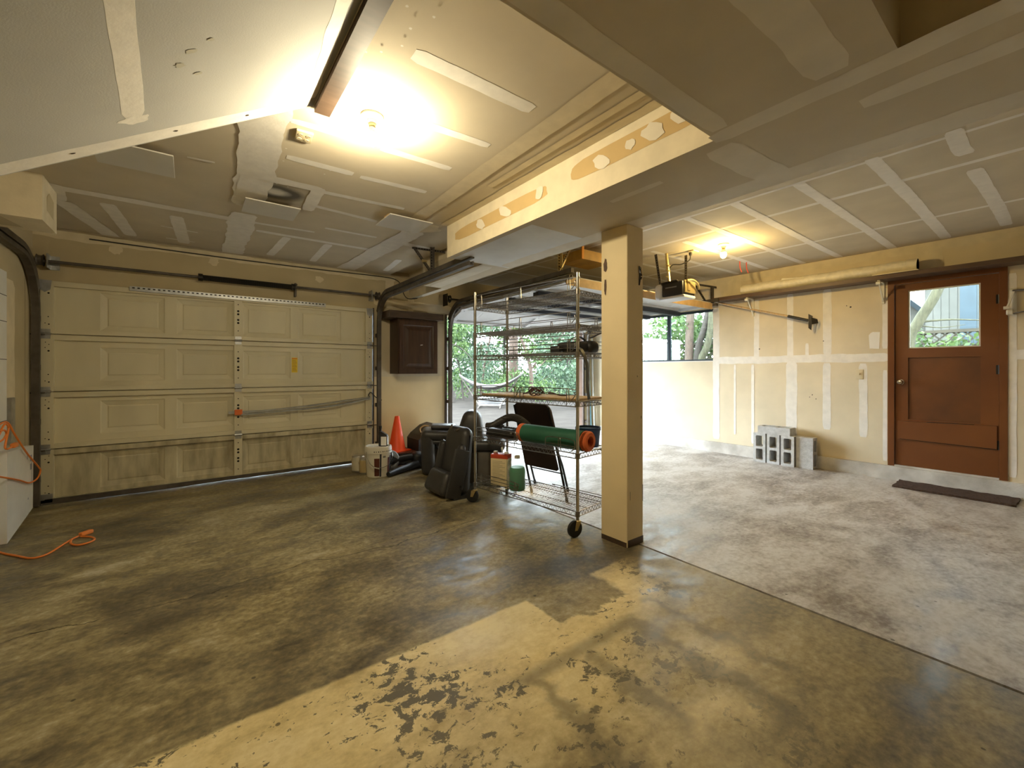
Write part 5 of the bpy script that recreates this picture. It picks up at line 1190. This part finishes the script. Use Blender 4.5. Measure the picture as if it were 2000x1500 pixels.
# undergrowth along the edge of the gravel
for k, (u, t_, lab) in enumerate(((882,18,'low bush at the gravel edge left of the hammock'), (965,17.5,'yellow-green bush under the hammock'), (1070,17.2,'low bush at the gravel edge on the right'), (1020,18.6,'ivy bush at the foot of the fir trunk'))):
    p = ax(u,t_); b = MB(); leaves(b, up(p,.45), .95,.7,.55, 420, .055); tag(b.build('bush', M['leaf1'] if k != 3 else M['leaf2']), lab, 'bush', 'bushes at the gravel edge')
# hammock on its stand
h0, h1 = ax(897,14.6), ax(1017,14.4); t = thing('hammock', 'pale hammock slung on a dark stand at the far side of the gravel', 'hammock', tuple(ax(957,14.5)))
b = MB(); nn = 16
top = []
for i in range(nn+1):
    f = i/nn; p = h0.lerp(h1, f); sag = .48*(1-(2*f-1)**2); wd_ = .06+.42*math.sin(PI*f); pr = Vector((.604,.797,0))
    z = 1.05-sag
    top.append((up(p-pr*wd_,z+.06*math.sin(PI*f)+.05), up(p,z), up(p+pr*wd_,z+.10*math.sin(PI*f)+.05)))
vs = [v for r in top for v in r]; b.add(vs, [(i*3+j, i*3+j+1, (i+1)*3+j+1, (i+1)*3+j) for i in range(nn) for j in range(2)]); cl = b.build('cloth', M['hammock'], t, True)
md = cl.modifiers.new('thick', 'SOLIDIFY'); md.thickness = .02
b = MB(); mid_ = (h0+h1)/2
for e, o in ((h0,h1),(h1,h0)):
    d_ = (o-e).normalized(); b.tube([up(e,1.12), up(e+d_*.70,.02)], .025, 8); b.tube([up(e+d_*.70-Vector((.35,.46,0)),.01), up(e+d_*.70+Vector((.35,.46,0)),.01)], .025, 8)
b.tube([up(h0+(h1-h0).normalized()*.7,.03), up(h1+(h0-h1).normalized()*.7,.03)], .025, 8); b.build('stand', M['galvd'], t, True)
p = ax(960,15.6); b = MB()
for z, r in ((0,.50),(.07,.49),(.14,.50),(.21,.49)): b.lathe([(0,z),(r-.03,z),(r,z+.02),(r,z+.05),(r-.03,z+.07),(0,z+.07)], Matrix.Translation((p.x,p.y,-.02)), 28)
tag(b.build('planter', M['greyp'], smooth=True), 'low ridged grey planter behind the hammock', 'planter')

# lattice fence beyond the right wall
t = thing('lattice_fence', 'weathered fence with a lattice top outside the right wall', 'fence', (10.0,3.0,-.03))
b = MB(); y = -2.6
while y < 8.4: b.box(9.99,10.01,y,y+.135,-.03,1.50); y += .14
b.build('fence_board', M['fence'], t)
b = MB(); b.box(9.96,10.04,-2.6,8.4,1.50,1.545); b.box(9.96,10.04,-2.6,8.4,1.87,1.92); b.build('fence_rail', M['fence'], t)
b = MB(); k = -2.8
while k < 8.4:
    for s_, x in ((1,9.992),(-1,10.004)):
        ya, yb = (k, k+.33) if s_ > 0 else (k+.33, k)
        b.prism([(x,ya-.016,1.545),(x,ya+.016,1.545),(x,yb+.016,1.87),(x,yb-.016,1.87)], (.008,0,0))
    k += .13
b.build('lattice_panel', M['fence'], t)
for y in (-2.5, -.3, 2.05, 4.3, 6.5, 8.3):
    b = MB(); b.box(9.93,10.07,y-.05,y+.05,-.03,1.98); b.build('fence_post', M['fence'], t)
b = MB(); leaves(b, (9.75,.95,1.62), .25,.55,.22, 260, .045); leaves(b, (9.75,1.7,1.75), .2,.35,.25, 140, .045)
tag(b.build('vine', M['leaf1']), 'vine creeping along the top of the lattice fence', 'vine')
# houses
def siding(b, x, y0, y1, z0, z1, m=0, st=.15):
    b.box(x,x+.2,y0,y1,z0,z1,m); y = y0
    while y < y1: b.box(x-.012,x,y,min(y+.02,y1),z0,z1,m); y += st
t = thing('house', 'grey-blue sided house wall with a dark corner board, seen through the brown door', 'house', (13,-.8,0), 'neighbouring houses')
b = MB(); siding(b, 13.0, -4.5, 1.18, -.1, 6.5); b.box(13.2,17,.98,1.18,-.1,6.5); b.build('wall', M['sidingb'], t)
b = MB(); b.box(12.97,13.05,1.18,1.42,-.1,6.5); b.build('corner_board', M['trimblue'], t)
t = thing('house', 'cream sided gable house with dark trim, seen through the brown door glass', 'house', (15.6,2.6,0), 'neighbouring houses')
b = MB(); siding(b, 15.6, 1.45, 2.35, -.1, 7.0); b.build('wall', M['siding'], t)
b = MB(); b.prism([(17.0,2.05,-.1),(17.0,6.6,-.1),(17.0,6.6,2.3),(17.0,3.2,3.55),(17.0,2.05,2.25)], (.25,0,0)); b.build('gable_wall', M['siding'], t)
b = MB(); b.prism([(16.8,3.2,3.72),(16.8,3.2,3.55),(16.8,2.0,2.20),(16.8,1.92,2.30)], (.3,0,0)); b.box(16.85,16.95,2.05,2.17,-.1,2.28); b.build('gable_trim', M['trimblue'], t)
b = MB(); b.prism([(16.4,3.2,3.55),(16.4,6.8,2.25),(16.4,6.8,2.40),(16.4,3.2,3.73)], (4.0,0,0)); b.prism([(15.2,2.3,3.7),(15.2,4.8,3.3),(15.2,4.8,3.45),(15.2,2.3,4.1)], (.9,0,0)); b.build('roof', M['roof'], t)
# trees at the window and door glass
p = Vector((9.0,5.24,0)); tree('straight grey trunk seen in the left of the window', [up(p,0), up(p,2)+Vector((0,-.02,0)), up(p,5)+Vector((0,-.15,0))], .105, .07, M['bark'], M['leaf1'],
     [((9.6,5.6,2.35),.9,.9,.4,500), ((9.4,6.4,1.75),.6,.7,.5,320), ((9.3,5.3,3.4),1.3,1.3,.7,500)], group='trees beside the right wall')
p = Vector((9.0,5.0,0)); tree('dark leaning trunk in the middle of the window', [up(p,0)+Vector((0,.1,0)), up(p,1.6)+Vector((0,.03,0)), up(p,2.3)+Vector((0,-.16,0)), up(p,4)+Vector((.1,-.5,0))], .085, .05, M['barkd'], M['leaf2'],
     [((10.6,5.2,2.2),.5,1.0,.5,500), ((10.4,4.6,2.6),.6,.7,.4,350)], group='trees beside the right wall')
p = Vector((9.0,4.76,0)); tree('pale curved trunk in the right of the window', [up(p,0)+Vector((0,.42,0)), up(p,1.35)+Vector((0,.22,0)), up(p,1.8)+Vector((0,.04,0)), up(p,2.4)+Vector((0,-.05,0)), up(p,4)+Vector((0,-.1,0))], .085, .06, M['barkg'], M['leaf1'],
     [((10.3,5.4,1.7),.6,1.2,.4,420), ((10.9,6.6,2.0),.6,1.4,.9,600)], group='trees beside the right wall')
p = Vector((9.0,1.55,0)); tree('mossy leaning trunk seen through the glass of the brown door', [up(p,0)+Vector((0,.05,0)), up(p,1.6), up(p,2.0)+Vector((0,-.12,0)), up(p,2.6)+Vector((0,-.38,0)), up(p,4.2)+Vector((0,-.8,0))], .085, .055, M['barkg'], M['leaf2'],
     [((9.3,1.5,4.4),1.2,1.4,.6,420)], [(.02,[(9.0,1.42,2.0),(9.2,1.1,2.02),(9.4,.7,1.98)]), (.012,[(9.0,1.45,1.95),(9.1,1.2,1.9),(9.2,.95,1.93)])], group='trees beside the right wall')
